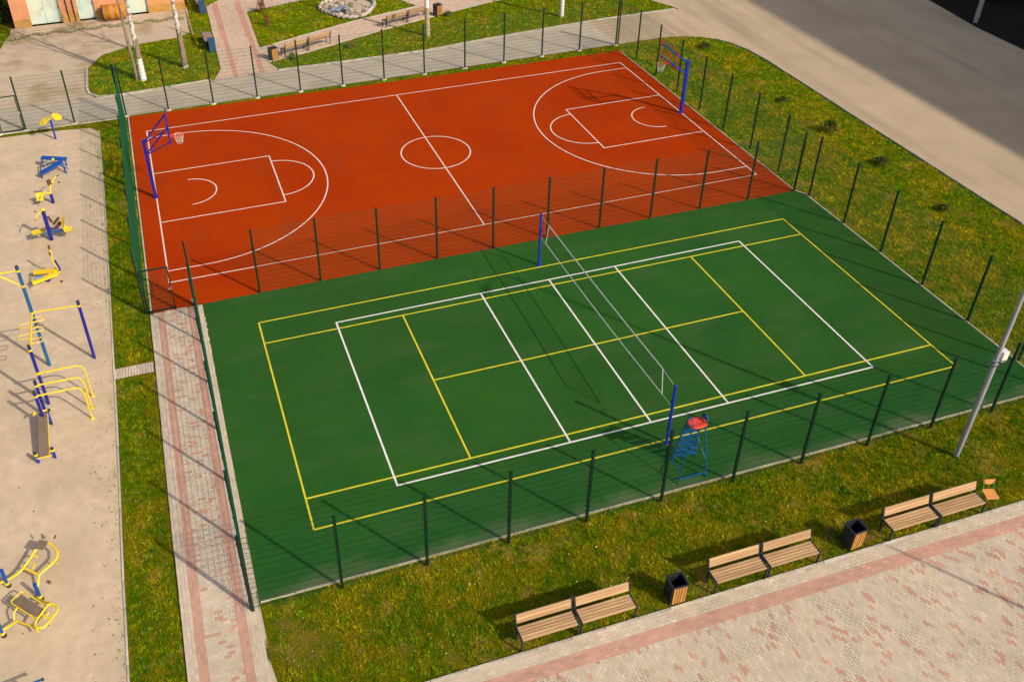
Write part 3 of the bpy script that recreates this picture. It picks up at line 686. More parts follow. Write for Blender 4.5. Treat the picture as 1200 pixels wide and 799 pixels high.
# ------------------------------------------------------------------ umpire chair
u = thing('umpire_chair', 'tall blue umpire chair with a red seat behind the near fence', 'umpire chair', (0, -6.85, 0))
def L(b, a, c, w=.036, m='teal', n='leg'): return MB().bar(a, c, w).build(n, M[m], u)
A0, A1 = (.48,-.46,0), (.36,-.10,2.0); B0, B1 = (-.54,-.46,0), (-.12,-.12,2.0)
C0, C1 = (.60,.46,0), (.36,.20,2.0); D0, D1 = (-.24,.54,0), (-.12,.20,2.0)
for a, c in ((A0,A1),(B0,B1),(C0,C1),(D0,D1)): L(0, a, c)
def lp_(a, c, t): return tuple(a[i] + (c[i]-a[i])*t for i in range(3))
L(0, lp_(A0,A1,.09), lp_(B0,B1,.09), .04, n='rail'); L(0, lp_(A0,A1,.3), lp_(C0,C1,.52), .026, n='brace'); L(0, lp_(B0,B1,.24), lp_(D0,D1,.06), .026, n='brace')
L(0, lp_(A0,A1,.97), lp_(B0,B1,.97), .04, n='rail'); L(0, lp_(C0,C1,.97), lp_(D0,D1,.97), .04, n='rail')
for t in (.12, .27, .42, .57, .72, .86):
    p, q = Vector(lp_(C0,C1,t)), Vector(lp_(D0,D1,t)); MB().bar(p, q, .15, .03).build('step', M['teal'], u)
b = MB(); prof = []
n = 16
for zt, s in ((2.0, .98), (2.04, 1.0), (2.05, .93), (2.035, .5), (2.03, 0.01)):
    prof.append((zt, s))
vs = []
for zt, s in prof:
    for k in range(n):
        a = 2*math.pi*k/n; vs.append((.13 + .30*s*math.copysign(abs(math.cos(a))**.7, math.cos(a)), .02 + .24*s*math.copysign(abs(math.sin(a))**.7, math.sin(a)), zt))
fs = [(i*n+k, i*n+(k+1)%n, (i+1)*n+(k+1)%n, (i+1)*n+k) for i in range(4) for k in range(n)]
b.add(vs, fs, 0, True); b.build('seat', M['red_seat'], u)
MB().tube([(.36,.18,2.0),(.40,.20,2.16),(.41,.12,2.25),(.42,.0,2.26),(.42,-.10,2.18),(.38,-.12,2.0)], .02, 8).build('arm_rest', M['teal'], u)
MB().tube([(-.10,.16,2.0),(-.12,.20,2.22),(-.11,.02,2.26),(-.10,-.12,2.18),(-.10,-.12,2.0)], .02, 8).build('arm_rest', M['teal'], u)
MB().box((.40,.05,2.17), (.04,.20,.14), rz=R(0)).build('back_rest', M['teal'], u)

# ------------------------------------------------------------------ benches
def bench(label, loc, rz, w=1.60, group='wooden benches along the plaza'):
    r = thing('park_bench', label, 'bench', loc, rz, group)
    for i in range(5):
        MB().box((w/2, .045 + i*.094, .455), (w-.09, .064, .032)).build('seat_slat', M['bench_wood'], r)
    for i in range(3):
        t = i * .102; Mx = Matrix.Rotation(R(-14), 3, 'X')
        MB().box((w/2, .512 + .245*t, .615 + t*.97), (w-.09, .030, .090), M=Mx).build('back_slat', M['bench_wood'], r)
    for x in (.022, w - .022):
        b = MB()
        b.bar((x,.02,0), (x,.02,.425), .04, .05, up=(0,1,0)); b.bar((x,.44,0), (x,.49,.43), .04, .05, up=(0,1,0))
        b.bar((x,-.005,.448), (x,.50,.448), .041, .05); b.bar((x,.497,.44), (x,.613,.89), .042, .045, up=(0,1,0))
        b.box((x,.02,.004), (.06,.09,.01)); b.box((x,.44,.004), (.06,.09,.01))
        b.build('side_frame', M['dark_metal'], r)
    return r
b0 = bench('wooden bench farthest left on the plaza edge, in the pair nearest the camera', (-7.44,-11.31,-.02), 0, 1.68)
def bench_copy(label, x, y, rz=0): return copy_tree(b0, (x, y, -.02), rz, label)
bench_copy('wooden bench just left of the bin that stands between the left and middle bench pairs', -5.71, -11.31)
bench_copy('wooden bench just right of the left dustbin, left half of the middle pair', -1.60, -11.33)
bench_copy('wooden bench just left of the right dustbin, right half of the middle pair', .14, -11.33)
bench_copy('wooden bench just right of the right dustbin, left half of the right pair', 4.29, -11.34)
bench_copy('wooden bench beside the orange school chair, right half of the right pair', 6.03, -11.34)
def far_bench(label, x, y, a):
    o = copy_tree(b0, (x, y, -.02), a + math.pi, label); o['group'] = 'wooden benches along the diagonal path'; return o
a1 = math.atan2(33.49-32.12, -2.76+6.1); a2 = math.atan2(36.02-34.84, 4.5-1.12)
for (sx, sy, aa, lab) in ((-6.1,32.10,a1,('far wooden bench next to the far left dustbin','far wooden bench right of another bench, above the far fence')),
                          (1.15,34.85,a2,('left one of the two far benches behind the pale pole','far wooden bench behind the pale pole, beside the far right dustbin'))):
    for k in (0, 1):
        d = 1.70 + 1.76*k
        far_bench(lab[k], sx + d*math.cos(aa) - .62*math.sin(aa)*(-1)*0 - math.sin(aa)*.60, sy + d*math.sin(aa) + math.cos(aa)*.60, aa)

# ------------------------------------------------------------------ bins
def dustbin(label, loc, rz=0):
    r = thing('dustbin', label, 'dustbin', loc, rz, 'square dustbins with wooden slats')
    s, h = .46, .74
    for x in (-s/2, s/2):
        MB().box((x,0,.40), (.02,.42,h-.1)).build('side_panel', M['dark_metal'], r)
    for y in (-.225, .225):
        for i in range(5): MB().box((-.168 + i*.084, y, .40), (.066,.018,h-.08)).build('slat', M['bin_wood'], r)
    b = MB()
    for y in (-.22, .22): b.box((0,y,h+.025), (.50,.045,.03))
    for x in (-.23, .23): b.box((x,0,h+.025), (.045,.394,.03))
    b.build('rim', M['dark_metal'], r)
    l = MB()
    for x in (-.195, .195): l.box((x,0,.42), (.008,.39,.62))
    for y in (-.195, .195): l.box((0,y,.42), (.38,.008,.62))
    l.box((0,0,.12), (.38,.38,.01)); l.build('liner', M['dark_metal'], r)
    f = MB()
    for x in (-.21,.21):
        for y in (-.19,.19): f.box((x,y,.03), (.035,.035,.07))
    f.build('feet', M['dark_metal'], r)
    return r
d0 = dustbin('left dustbin on the plaza edge, between the left and middle bench pairs', (-2.72,-11.07,-.02), R(-2))
copy_tree(d0, (3.16,-11.04,-.02), R(4), 'right dustbin on the plaza edge, between the middle and right bench pairs')
copy_tree(d0, (-6.85,32.15,-.02), a1, 'far left dustbin standing beside the far benches near the cross path')
copy_tree(d0, (5.08,36.15,-.02), a2, 'far right dustbin at the end of the far benches')

# school chair
c = thing('school_chair', 'small orange plywood chair with green frame at the end of the right bench', 'chair', (8.10,-11.06,-.03), R(-15))
vs = []; n = 6
for j in range(n):
    for i in range(n):
        xx, yy = -.19 + .38*i/(n-1), -.19 + .38*j/(n-1); vs.append((xx, yy, .45 + .02*(yy/.19)**2*(yy > 0) - .015*(yy < -.12) - .008*(1-(xx/.19)**2)))
top = vs[:]; bot = [(a, b_, z - .014) for a, b_, z in vs]
fs = [(j*n+i, j*n+i+1, (j+1)*n+i+1, (j+1)*n+i) for j in range(n-1) for i in range(n-1)]
b = MB().add(top, fs, 0, True).add(bot, [f[::-1] for f in fs], 0, True)
ring = [i for i in range(n)] + [j*n+n-1 for j in range(1,n)] + [(n-1)*n+i for i in range(n-2,-1,-1)] + [j*n for j in range(n-2,0,-1)]
b.add([top[i] for i in ring] + [bot[i] for i in ring], [(k+len(ring), (k+1)%len(ring)+len(ring), (k+1)%len(ring), k) for k in range(len(ring))])
b.build('seat', M['ply'], c)
b = MB(); vs = []
for zz in (.64, .82):
    for k in range(9):
        a = R(-38 + 76*k/8); vs.append((.30*math.sin(a), .24 - .30*(1-math.cos(a))*-1 - .02 - .09*(1-math.cos(a))*4*.5 + (zz-.64)*.15, zz - .03*(abs(k-4)/4)**2*(1 if zz > .7 else -1)))
b.add(vs, [(k, k+1, k+10, k+9) for k in range(8)], 0, True)
b.add([(x, y+.014, z) for x, y, z in vs], [(k+9, k+10, k+1, k) for k in range(8)], 0, True)
b.build('back_rest', M['ply'], c)
for s in (-1, 1):
    MB().tube([(s*.17,-.17,.0),(s*.17,-.14,.43),(s*.17,.15,.43),(s*.165,.21,.60),(s*.165,.235,.78)], .012, 6).build('side_frame', M['chair_green'], c)
    MB().tube([(s*.17,.05,.43),(s*.19,.22,.0)], .012, 6).build('rear_leg', M['chair_green'], c)

# ------------------------------------------------------------------ lamp posts
def lamp_post(label, x, y, h, arm, r0=.085, box=True):
    r = thing('lamp_post', label, 'lamp post', (x, y, -.03), 0)
    MB().tube([(0,0,0),(0,0,4.0)], r0, 16).build('lower_pole', M['grey_metal'], r)
    MB().tube([(0,0,4.0),(0,0,4.06),(0,0,h)], [r0*.98, r0*.78, r0*.55], 16).build('upper_pole', M['grey_metal'], r)
    ax, ay = arm
    MB().tube([(0,0,h-.1),(0,0,h+.3),(ax*.25,ay*.25,h+.62),(ax,ay,h+.75)], r0*.42, 10).build('arm', M['grey_metal'], r)
    ang = math.atan2(ay, ax)
    MB().box((ax*1.25, ay*1.25, h+.76), (.62,.24,.09), rz=ang).box((ax*1.25, ay*1.25, h+.70), (.5,.18,.04), rz=ang).build('lamp_head', M['grey_metal'], r)
    if box:
        bx = MB().box((.21,.0,4.18), (.20,.20,.34)).box((.21,0,4.36), (.22,.22,.02)); bo = bx.build('meter_box', M['white_box'], r)
        MB().box((0,0,4.05), (.20,.20,.03)).box((0,0,3.9), (.19,.19,.03)).build('strap', M['grey_metal'], r)
        for zz in (4.08, 3.92): MB().bar((-.28,-.10,zz), (.34,-.12,zz-.02), .02).build('bracket', M['dark_metal'], r)
    return r
lamp_post('tall grey lamp post with a white box, on the near lawn at the right', 8.70, -9.09, 12.6, (-.6,-1.1))
lamp_post('grey lamp post standing in the deep shade beyond the road', 38.12, 22.75, 9.0, (-1.2,0), .15, False)
lamp_post('park lamp post on the plaza that throws the thin shadow over the paving', 9.70, -19.30, 6.7, (-.5,.3), .07, False)
pw = thing('concrete_pole', 'pale weathered pole standing behind the far benches on the lawn', 'pole', (3.33,32.76,-.05))
MB().tube([(0,0,0),(0,0,1.9)], [.17,.15], 12).build('lower_shaft', mat('ochre concrete', (.46,.36,.20), (.36,.28,.16), 3, 8, .9, bump=.01), pw)
MB().tube([(0,0,1.9),(0,0,8.5)], [.149,.10], 12).build('upper_shaft', M['limewash'], pw)
pw2 = thing('white_pole', 'white painted pole on the far lawn behind the red court', 'pole', (12.97,33.14,-.05))
MB().tube([(0,0,0),(0,0,8.0)], [.15,.10], 12).build('shaft', M['limewash'], pw2)
MB().lathe((0,0,0), [(.0,8.02),(.11,8.02),(.11,7.95)], 12).build('cap', M['grey_metal'], pw2)

# ------------------------------------------------------------------ trees
def limb(b, p, d, L_, r, depth, rg, twigs):
    pts = [p]; q = Vector(p); dd = Vector(d).normalized(); rr = [r]
    n = 4
    for i in range(n):
        dd = (dd + Vector((rg.uniform(-.14,.14), rg.uniform(-.14,.14), rg.uniform(-.02,.16)))).normalized()
        q = q + dd * (L_/n); pts.append(q.copy()); rr.append(r*(1-.7*(i+1)/n))
    b.tube(pts, rr, 6 if depth < 2 else 4, cap=False)
    if depth < 3:
        for i in range(rg.randint(3, 4) if depth < 2 else 3):
            k = rg.randint(1, n); a = rg.uniform(0, 6.28); t = (pts[k]-pts[k-1]).normalized()
            side = t.cross(Vector((math.cos(a), math.sin(a), .3))).normalized()
            limb(b if depth < 1 else twigs, pts[k], t*.5 + side*.8, L_*rg.uniform(.45,.65), rr[k]*.55+.004, depth+1, rg, twigs)
def birch(label, x, y, h, seed, lean=(0,0), second=None, wash=1.35, mname='birch'):
    rg = random.Random(seed)
    r = thing('birch_tree', label, 'tree', (x, y, -.06), 0, 'birch trees by the dirt road')
    pts = []; rr = []
    for i in range(13):
        t = i/12; pts.append((lean[0]*t*h + .10*math.sin(t*7+seed)*t, lean[1]*t*h + .10*math.cos(t*6+seed)*t, t*h)); rr.append(.165*(1-t*.86) + .05*max(0,.06-t)*8)
    MB().tube(pts, rr, 12).build('trunk', M[mname], r)
    MB().tube([(lean[0]*wash,lean[1]*wash,wash+.01),(lean[0]*1.9,lean[1]*1.9,1.9),(lean[0]*2.6+.01,lean[1]*2.6,2.55)], [.186,.166,.146], 12).build('rough_bark', M['bark'], r)
    if wash:
        MB().tube([(0,0,0),(lean[0]*wash,lean[1]*wash,wash)], [.20,.158], 12).build('limewashed_base', M['limewash'], r)
    if second:
        P = []; Q = []
        for i in range(9):
            t = i/8; P.append((second[0]+second[2]*t*h*.8, second[1]+second[3]*t*h*.8, t*h*.8)); Q.append(.11*(1-t*.8))
        MB().tube(P, Q, 10).build('second_trunk', M['bark'], r)
    b = MB(); tw = MB()
    for i in range(13):
        k = 5 + i*6.5/13; k0 = int(k); p = Vector(pts[k0]).lerp(Vector(pts[min(12,k0+1)]), k-k0); a = i*2.4 + seed
        limb(b, p, (math.cos(a)*.8, math.sin(a)*.8, .75), 2.6*(1-.5*(i/13)), .045*(1-.5*i/13), 0, rg, tw)
    b.build('branches', M['bark'], r); tw.build('twigs', M['bark'], r)
birch('birch with limewashed foot and a second brown trunk, nearest the walkway', -14.75, 31.75, 12.5, 3, (.0,.0), (-.35,.15,-.03,.02))
birch('birch with bare brown foot, right of the limewashed birch', -12.19, 32.84, 11.5, 8, (.0,.01), None, 0)
sp = thing('wooden_stake', 'short leaning wooden stake beside the dirt road behind the birches', 'stake', (-11.2,38.2,-.05))
MB().tube([(0,0,0),(-.10,.15,.9),(-.20,.35,1.7)], [.07,.06,.03], 8).build('shaft', M['bark'], sp)

def bush(name, label, cat, x, y, r, h, m, n, seed, group=None, leaf=.05):
    rg = np.random.RandomState(seed)
    root = thing(name, label, cat, (x, y, -.05), 0, group)
    b = MB()
    for k in range(9):
        a = rg.rand()*6.28; rr = rg.uniform(.3,.9)*r; b.tube([(0,0,0),(rr*.5*math.cos(a),rr*.5*math.sin(a),h*.4),(rr*math.cos(a),rr*math.sin(a),h*rg.uniform(.5,.95))], [.015,.010,.004], 4, cap=False)
    b.build('stems', M['bark'], root)
    N = n; a = rg.rand(N)*6.28; ph = rg.rand(N)**.6; lump = 1 + .3*np.sin(a*3+seed) + .2*np.sin(a*5+ph*4)
    rad = r*np.sqrt(rg.rand(N))*lump*(1-.55*ph**2); z = ph*h*rg.uniform(.75,1.05,N)
    P = np.stack([rad*np.cos(a), rad*np.sin(a), z+.03], 1)
    V = np.repeat(P[:,None], 4, 1); u = rg.normal(size=(N,3)); u /= np.linalg.norm(u,axis=1)[:,None]; w_ = np.cross(u, rg.normal(size=(N,3))); w_ /= np.linalg.norm(w_,axis=1)[:,None]
    s = leaf*rg.uniform(.5,1.3,N)[:,None]
    V[:,0] += u*s; V[:,1] += w_*s*.45; V[:,2] -= u*s; V[:,3] -= w_*s*.45
    me = quads_mesh('foliage', V, 4, [(0,1,2,3)], np.ones((N,3)), np.zeros(N), [m])
    link('foliage', me, root)
    return root
G5 = 'small dark shrubs planted on the grass strip'
for (x, y, lab, r_) in ((19.14,24.82,'small dark shrub in the rounded corner of the grass strip, by the road bend',.42),(19.17,16.41,'small dark shrub between the farthest and the bushiest ones on the grass strip',.30),
                    (19.23,12.3,'bushiest dark shrub on the grass strip, beyond the fence beside the red court',.52),(19.41,8.42,'dark shrub on the grass strip level with the line where red court meets green',.48),
                    (19.21,3.77,'nearest dark shrub on the grass strip, level with the green court',.36)):
    bush('shrub', lab, 'shrub', x, y, r_, r_*(.8 if r_ != .52 else 1.3), M['dark_leaf'] if r_ == .52 else M['shrub_leaf'], int(1500*r_), int(x*100+y), G5, .045)
bush('red_shrub', 'small reddish shrub at the far end of the upper lawn', 'shrub', -6.2, 41.0, .38, .9, M['red_leaf'], 500, 5, 'reddish shrubs on the upper lawn', .05)
bush('red_shrub', 'paler reddish shrub in the middle of the upper lawn left side', 'shrub', -6.29, 38.2, .28, .8, M['red_leaf'], 260, 6, 'reddish shrubs on the upper lawn', .05)
bush('shrub', 'low weed clump behind the far right dustbin', 'shrub', 5.75, 35.9, .35, .3, M['yellow_plant'], 400, 7, None, .05)
bush('shrub', 'low green plant on the far lawn near the left far benches', 'shrub', -1.9, 32.6, .4, .25, M['yellow_plant'], 400, 8, None, .05)
bush('shrub', 'low green plant at the foot of the far left bench', 'shrub', -5.7, 31.9, .35, .4, M['yellow_plant'], 350, 9, None, .05)
bush('evergreen_bush', 'big dark evergreen bush left of the garages', 'bush', -24.6, 44.6, 2.0, 2.8, M['dark_leaf'], 9000, 12, 'dark bushes', .12)
bush('evergreen_bush', 'second dark evergreen bush behind the garage corner', 'bush', -27.6, 45.6, 2.2, 3.0, M['dark_leaf'], 7000, 13, 'dark bushes', .12)
k = 0
for (x, y) in ((41.5,29),(44,26.5),(46.5,23),(43.6,31.5),(47.5,28),(49.5,19)):
    k += 1
    bush('evergreen_bush', ['dark bush left of the shaded lamp post','dark bush behind the shaded lamp post','dark bush right of the shaded lamp post','farthest dark bush in the building shade','dark bush deep in the building shade','dark bush nearest the apartment block'][k-1], 'bush', x, y, 1.9, 1.7, M['dark_leaf'], 5000, 40+k, 'dark bushes', .11)

# ------------------------------------------------------------------ garage row
g = thing('garage_building', 'long pink plastered garage with pale aqua doors behind the dirt road', 'building', (-22.4, 43.3, 0))
H = 3.1
doors = [(1.05,3.05,'double'),(4.15,5.25,'single'),(7.30,8.72,'single')]
edges = [0]
for d in doors: edges += [d[0], d[1]]
edges += [11.2]
for i in range(0, len(edges), 2):
    a, b_ = edges[i], edges[i+1]
    MB().box(((a+b_)/2, .15, (H+.55)/2), (b_-a, .30, H-.55)).build('wall_pier', M['pink_wall'], g)
    MB().box(((a+b_)/2, .12, .275), (b_-a+.004, .34, .546)).build('plinth', M['ochre_wall'], g)
for d in doors:
    MB().box(((d[0]+d[1])/2, .15, H-.2), (d[1]-d[0], .28, .4)).build('lintel', M['pink_wall'], g)
    n = 2 if d[2] == 'double' else 1; w1 = (d[1]-d[0])/n
    for i in range(n):
        x = d[0] + w1*(i+.5); b = MB().box((x,.20,(H-.4)/2+.05), (w1-.02,.04,H-.5))
        dd = b.build('door', M['aqua_door'], g)
        f = MB()
        for k in range(1, 4): f.box((x - w1/2 + w1*k/4, .175, (H-.4)/2+.05), (.03,.012,H-.56))
        f.build('rib', M['aqua_door'], dd)
        MB().box((x + w1*.38, .165, 1.1), (.03,.03,.18)).build('handle', M['dark_metal'], dd)
MB().box((0.15,3.3,H/2), (.3,6.0,H)).box((11.05,3.3,H/2), (.3,6.0,H)).box((5.6,6.4,H/2), (10.6,.3,H)).build('rear_walls', M['pink_wall'], g)
MB().box((5.6,3.2,H+.08), (11.8,7.2,.16)).build('roof', M['roof'], g)
for x in (3.5, 3.9): MB().tube([(x,-.06,0),(x,-.06,H)], .035, 8).build('drain_pipe', M['dark_metal'], g)
lg = MB().box((-16.9,42.65,-.02), (11.6,1.1,.18)).build('concrete_ledge', M['dirt_road']); tag(lg, kind='structure')
rg = random.Random(4); sb = MB()
def rock(b, c, s, rg, mi=0, flat=.6):
    vs = []; n = 6
    for j, (rr, zz) in enumerate(((.75,-.4),(1,.1),(.7,.75))):
        for k in range(n):
            a = 6.283*k/n + rg.uniform(-.2,.2); q = rr*rg.uniform(.8,1.15); vs.append((c[0]+s*q*math.cos(a), c[1]+s*q*math.sin(a)*.85, c[2]+s*flat*zz*rg.uniform(.8,1.2)))
    vs.append((c[0], c[1], c[2]+s*flat*.9))
    fs = [(j*n+k, j*n+(k+1)%n, (j+1)*n+(k+1)%n, (j+1)*n+k) for j in range(2) for k in range(n)] + [(2*n+k, 2*n+(k+1)%n, 3*n) for k in range(n)]
    b.add(vs, fs, mi)
rub = thing('rubble_edging', 'mossy rubble stones along the foot of the garage ledge', 'stones', (0,0,0))
for i in range(70):
    x = -23 + i*.165; y = 41.75 + .15*math.sin(i*.7) - (0.6 if x < -21.7 else 0)*(-21.7-x) + rg.uniform(-.12,.12)
    b = MB(); rock(b, (0,0,0), rg.uniform(.12,.24), rg); b.build('stone', M['stone'], rub, (x, y, .0))
tk = thing('rusty_tank', 'rusty orange steel drum lying against the garage wall', 'drum', (-15.95,42.72,.07))
My = Matrix.Rotation(R(90), 3, 'Y')
MB().lathe((0,0,.52), [(.0,-.74),(.50,-.74),(.52,-.70),(.52,-.25),(.535,-.23),(.52,-.21),(.52,.21),(.535,.23),(.52,.25),(.52,.70),(.50,.74),(0,.74)], 26, M=My).build('barrel', M['rust'], tk)
MB().lathe((0,0,.52), [(.44,-.742),(.53,-.75),(.545,-.70),(.525,-.68)], 26, M=My).build('hoop_ring', M['rubber'], tk)
MB().box((-.5,0,.03), (.1,.8,.10)).box((.5,0,.03), (.1,.8,.10)).build('skid', M['bark'], tk)

# blue bins and plank seats by the cross path
def blue_box(label, x, y):
    r = thing('blue_box', label, 'litter bin', (x, y, -.04), R(3), 'blue boxes beside the cross path')
    MB().box((0,0,.40), (.40,.44,.72)).build('body', M['bluebin'], r)
    MB().box((0,0,.775), (.44,.48,.03)).build('lid', M['bluebin'], r)
    MB().box((-.15,0,.02), (.05,.4,.05)).box((.15,0,.02), (.05,.4,.05)).build('feet', M['dark_metal'], r)
blue_box('near blue box beside the cross path, at the end of the plank seat', -10.28, 34.95)
blue_box('far blue box beside the cross path near the top of the lawn', -10.12, 42.35)
def plank_seat(label, x, y):
    r = thing('plank_seat', label, 'bench', (x, y, -.04), R(2), 'faded plank seats beside the cross path')
    for i in range(4): MB().box((-.24+.14*i, 0, .45), (.12,1.7,.035)).build('seat_slat', M['grey_wood'], r)
    for i in range(2): MB().box((-.36, 0, .62+.14*i), (.03,1.7,.12)).build('back_slat', M['grey_wood'], r)
    for yy in (-.7,.7): MB().box((-.04,yy,.215), (.52,.05,.43)).box((-.335,yy,.6), (.03,.05,.4)).build('support', M['dark_metal'], r)
plank_seat('near faded plank seat beside the cross path', -10.35, 36.3)
plank_seat('far faded plank seat beside the cross path', -10.1, 43.9)

# stone ring on the upper lawn
sr = thing('stone_ring', 'ring of pale stones filled with rocks and a grey sheet on the upper lawn', 'rockery', (-.35,39.7,-.05))
rg = random.Random(9)
for i in range(30):
    a = 6.283*i/30; rr = 1 + .10*math.sin(a*3); b = MB(); b.tube([((1.85*rr)*math.cos(a-.115),(1.95*rr)*math.sin(a-.115),.10),((1.85*rr)*math.cos(a),(1.95*rr)*math.sin(a),.15+rg.uniform(-.02,.03)),((1.85*rr)*math.cos(a+.10),(1.95*rr)*math.sin(a+.10),.10)], .13, 7); b.build('rim_stone', M['pale_stone'], sr)
MB().poly([((1.8)*math.cos(6.283*i/24),(1.9)*math.sin(6.283*i/24)) for i in range(24)], .06).build('fill', M['dirt_road'], sr)
for i in range(46):
    a = rg.uniform(0,6.28); q = 1.55*math.sqrt(rg.random()); b = MB(); rock(b, (0,0,0), rg.uniform(.09,.24), rg); b.build('rock', M['pale_stone'] if i % 3 else M['stone'], sr, (q*math.cos(a), q*math.sin(a), .10))
vs = []; n = 8
for j in range(n):
    for i in range(n): vs.append((-1.35+1.1*i/(n-1), -1.35+1.0*j/(n-1)+.3*i/(n-1), .30+.10*math.sin(i*1.7+j)+.06*math.cos(j*2.3)))
fs = [(j*n+i, j*n+i+1, (j+1)*n+i+1, (j+1)*n+i) for j in range(n-1) for i in range(n-1)]
MB().add(vs, fs, 0, True).add([(a, b_, z-.02) for a, b_, z in vs], [f[::-1] for f in fs], 0, True).build('crumpled_sheet', M['foil'], sr)
yb = thing('yellow_bollard', 'small yellow topped bollard in the dark shade beyond the road', 'bollard', (38.35,27.1,-.04))
MB().tube([(0,0,0),(0,0,.45)], .06, 10).build('stem', M['dark_metal'], yb)
MB().lathe((0,0,.45), [(.09,0),(.10,.08),(.07,.16),(0,.18)], 12).build('cap', M['yellow'], yb)

# apartment block outside the frame: it throws the shade over the road
ab = thing('apartment_block', 'tall apartment block right of the frame that shades the road', 'building', (52, -44, 0))
HB = 31.2
MB().box((7,25,HB/2), (14,50,HB)).build('wall', M['facade'], ab)
MB().box((7,25,HB+.15), (14.6,50.6,.3)).build('roof', M['roof'], ab)
wm = MB().box((0,0,0), (.06,1.5,1.4)).build('window', M['glass'], ab, (-.02,2,1.8)).data
first = True
for fl in range(10):
    for j in range(12):
        if fl == 0 and j == 0: continue
        link('window', wm, ab, (-.02, 2 + j*4.15, 1.8 + fl*3.0))

# ------------------------------------------------------------------ outdoor gym (left)
def T(pts, r=.03, m='yellow', n='tube', p=None, k=10): return MB().tube(pts, r, k).build(n, M[m], p)
def collar(x, y, z, p, r=.075, h=.07, m='yellow'): return MB().tube([(x,y,z-h/2),(x,y,z+h/2)], r, 14).build('collar', M[m], p)
def capm(x, y, z, p, r=.055, m='rubber'): return MB().lathe((x,y,z), [(r,-.03),(r,.02),(r*.6,.05),(0,.055)], 12).build('cap', M[m], p)
def U(pts, r): return pts
# climbing frame with posts, high bar and loops
cf = thing('climbing_frame', 'tall blue and yellow climbing frame with a high bar on the gravel yard', 'climbing frame', (-19.68,5.45,-.02))
T([(0,0,0),(0,0,4.42)], .062, 'teal', 'post', cf, 14); capm(0,0,4.42,cf,.064)
T([(1.60,-.09,0),(1.60,-.09,2.62)], .058, 'deep_blue', 'post', cf, 14); capm(1.6,-.09,2.62,cf,.06)
T([(0,-2.23,0),(0,-2.23,2.62)], .058, 'deep_blue', 'post', cf, 14); capm(0,-2.23,2.62,cf,.06)
T([(.05,-.003,2.45),(1.55,-.087,2.45)], .028, 'yellow', 'high_bar', cf)
T([(0,-.05,2.45),(0,-2.18,2.45)], .034, 'yellow', 'rail', cf)
for (x, y, z) in ((0,0,2.45),(1.6,-.09,2.45),(0,-2.23,2.45),(0,0,4.26),(0,0,3.62)): collar(x, y, z, cf)
T([(-.05,0,4.26),(-1.7,0,4.30)], .03, 'yellow', 'arm', cf)
T([(-.05,0,3.64),(-.75,.01,4.26)], .03, 'yellow', 'brace', cf)
for i, (y, s) in enumerate(((-.35,1),(-.62,-1),(-.98,1),(-1.28,-1),(-1.62,1))):
    T([(0,y,2.45),(s*.34,y,2.45),(s*.40,y-.04,2.45),(s*.40,y-.22,2.45),(s*.34,y-.26,2.45),(0,y-.26,2.45)], .018, 'yellow', 'hand_loop', cf, 8)
for z in (2.25, 2.05, 1.85, 1.65): collar(0, 0, z, cf, .068, .035)
# parallel bent bars
for i, (y0, y1, lab) in enumerate(((3.16,3.14,'yellow bent exercise bar farthest from the bench board'),(2.52,2.48,'middle one of the three yellow bent exercise bars'),(1.95,1.93,'yellow bent exercise bar next to the sloping board'))):
    bb = thing('dip_bar', lab, 'exercise bar', (-19.72,y0,-.02), 0, 'three bent bars in a row')
    if i == 0: bb.location.x = -19.68
    hgt = 1.45
    if i: T([(0,0,0),(0,0,1.62)], .056, 'deep_blue', 'post', bb, 14); capm(0,0,1.62,bb,.058)
    e = 1.50; dy = y1 - y0
    T([(.02,0,hgt),(e-.22,dy,hgt+.02),(e-.10,dy,hgt-.03),(e-.03,dy,hgt-.16),(e,dy,hgt-.32),(e,dy,0)], .030, 'yellow', 'bar', bb, 12)
    collar(0, 0, hgt, bb, .072)
    MB().lathe((e,dy,0), [(0,.02),(.07,.02),(.08,0)], 12).build('base_plate', M['yellow'], bb)
# third row post left
# sit-up bench
st = thing('situp_bench', 'long brown sit-up board on blue feet at the end of the bar row', 'exercise bench', (-19.70,1.1,-.02))
MB().bar((-.02,.98,.55), (-.02+.04,-.98,.36), .30, .035).build('board', M['board'], st)
T([(-.17,1.0,.53),(-.12,-1.0,.33)], .018, 'yellow', 'side_rail', st); T([(.13,1.0,.53),(.18,-1.0,.33)], .018, 'yellow', 'side_rail', st)
T([(-.32,.98,.56),(-.28,1.06,.58),(.16,1.06,.60)], .04, 'yellow', 'head_roll', st)
T([(-.22,-.98,.34),(.26,-.98,.34)], .022, 'yellow', 'cross_tube', st)
for x, y in ((-.25,-.80),(.27,-.74)):
    T([(x,y,0),(x,y,.36)], .052, 'blue', 'foot', st, 12); collar(x, y, .36, st, .068); capm(x, y, .42, st)
for x in (-.1, .14): T([(x,.98,0),(x,.98,.55)], .045, 'blue', 'foot', st, 12)
capm(.20,1.0,.62,st,.05); capm(.22,.55,.40,st,.04)
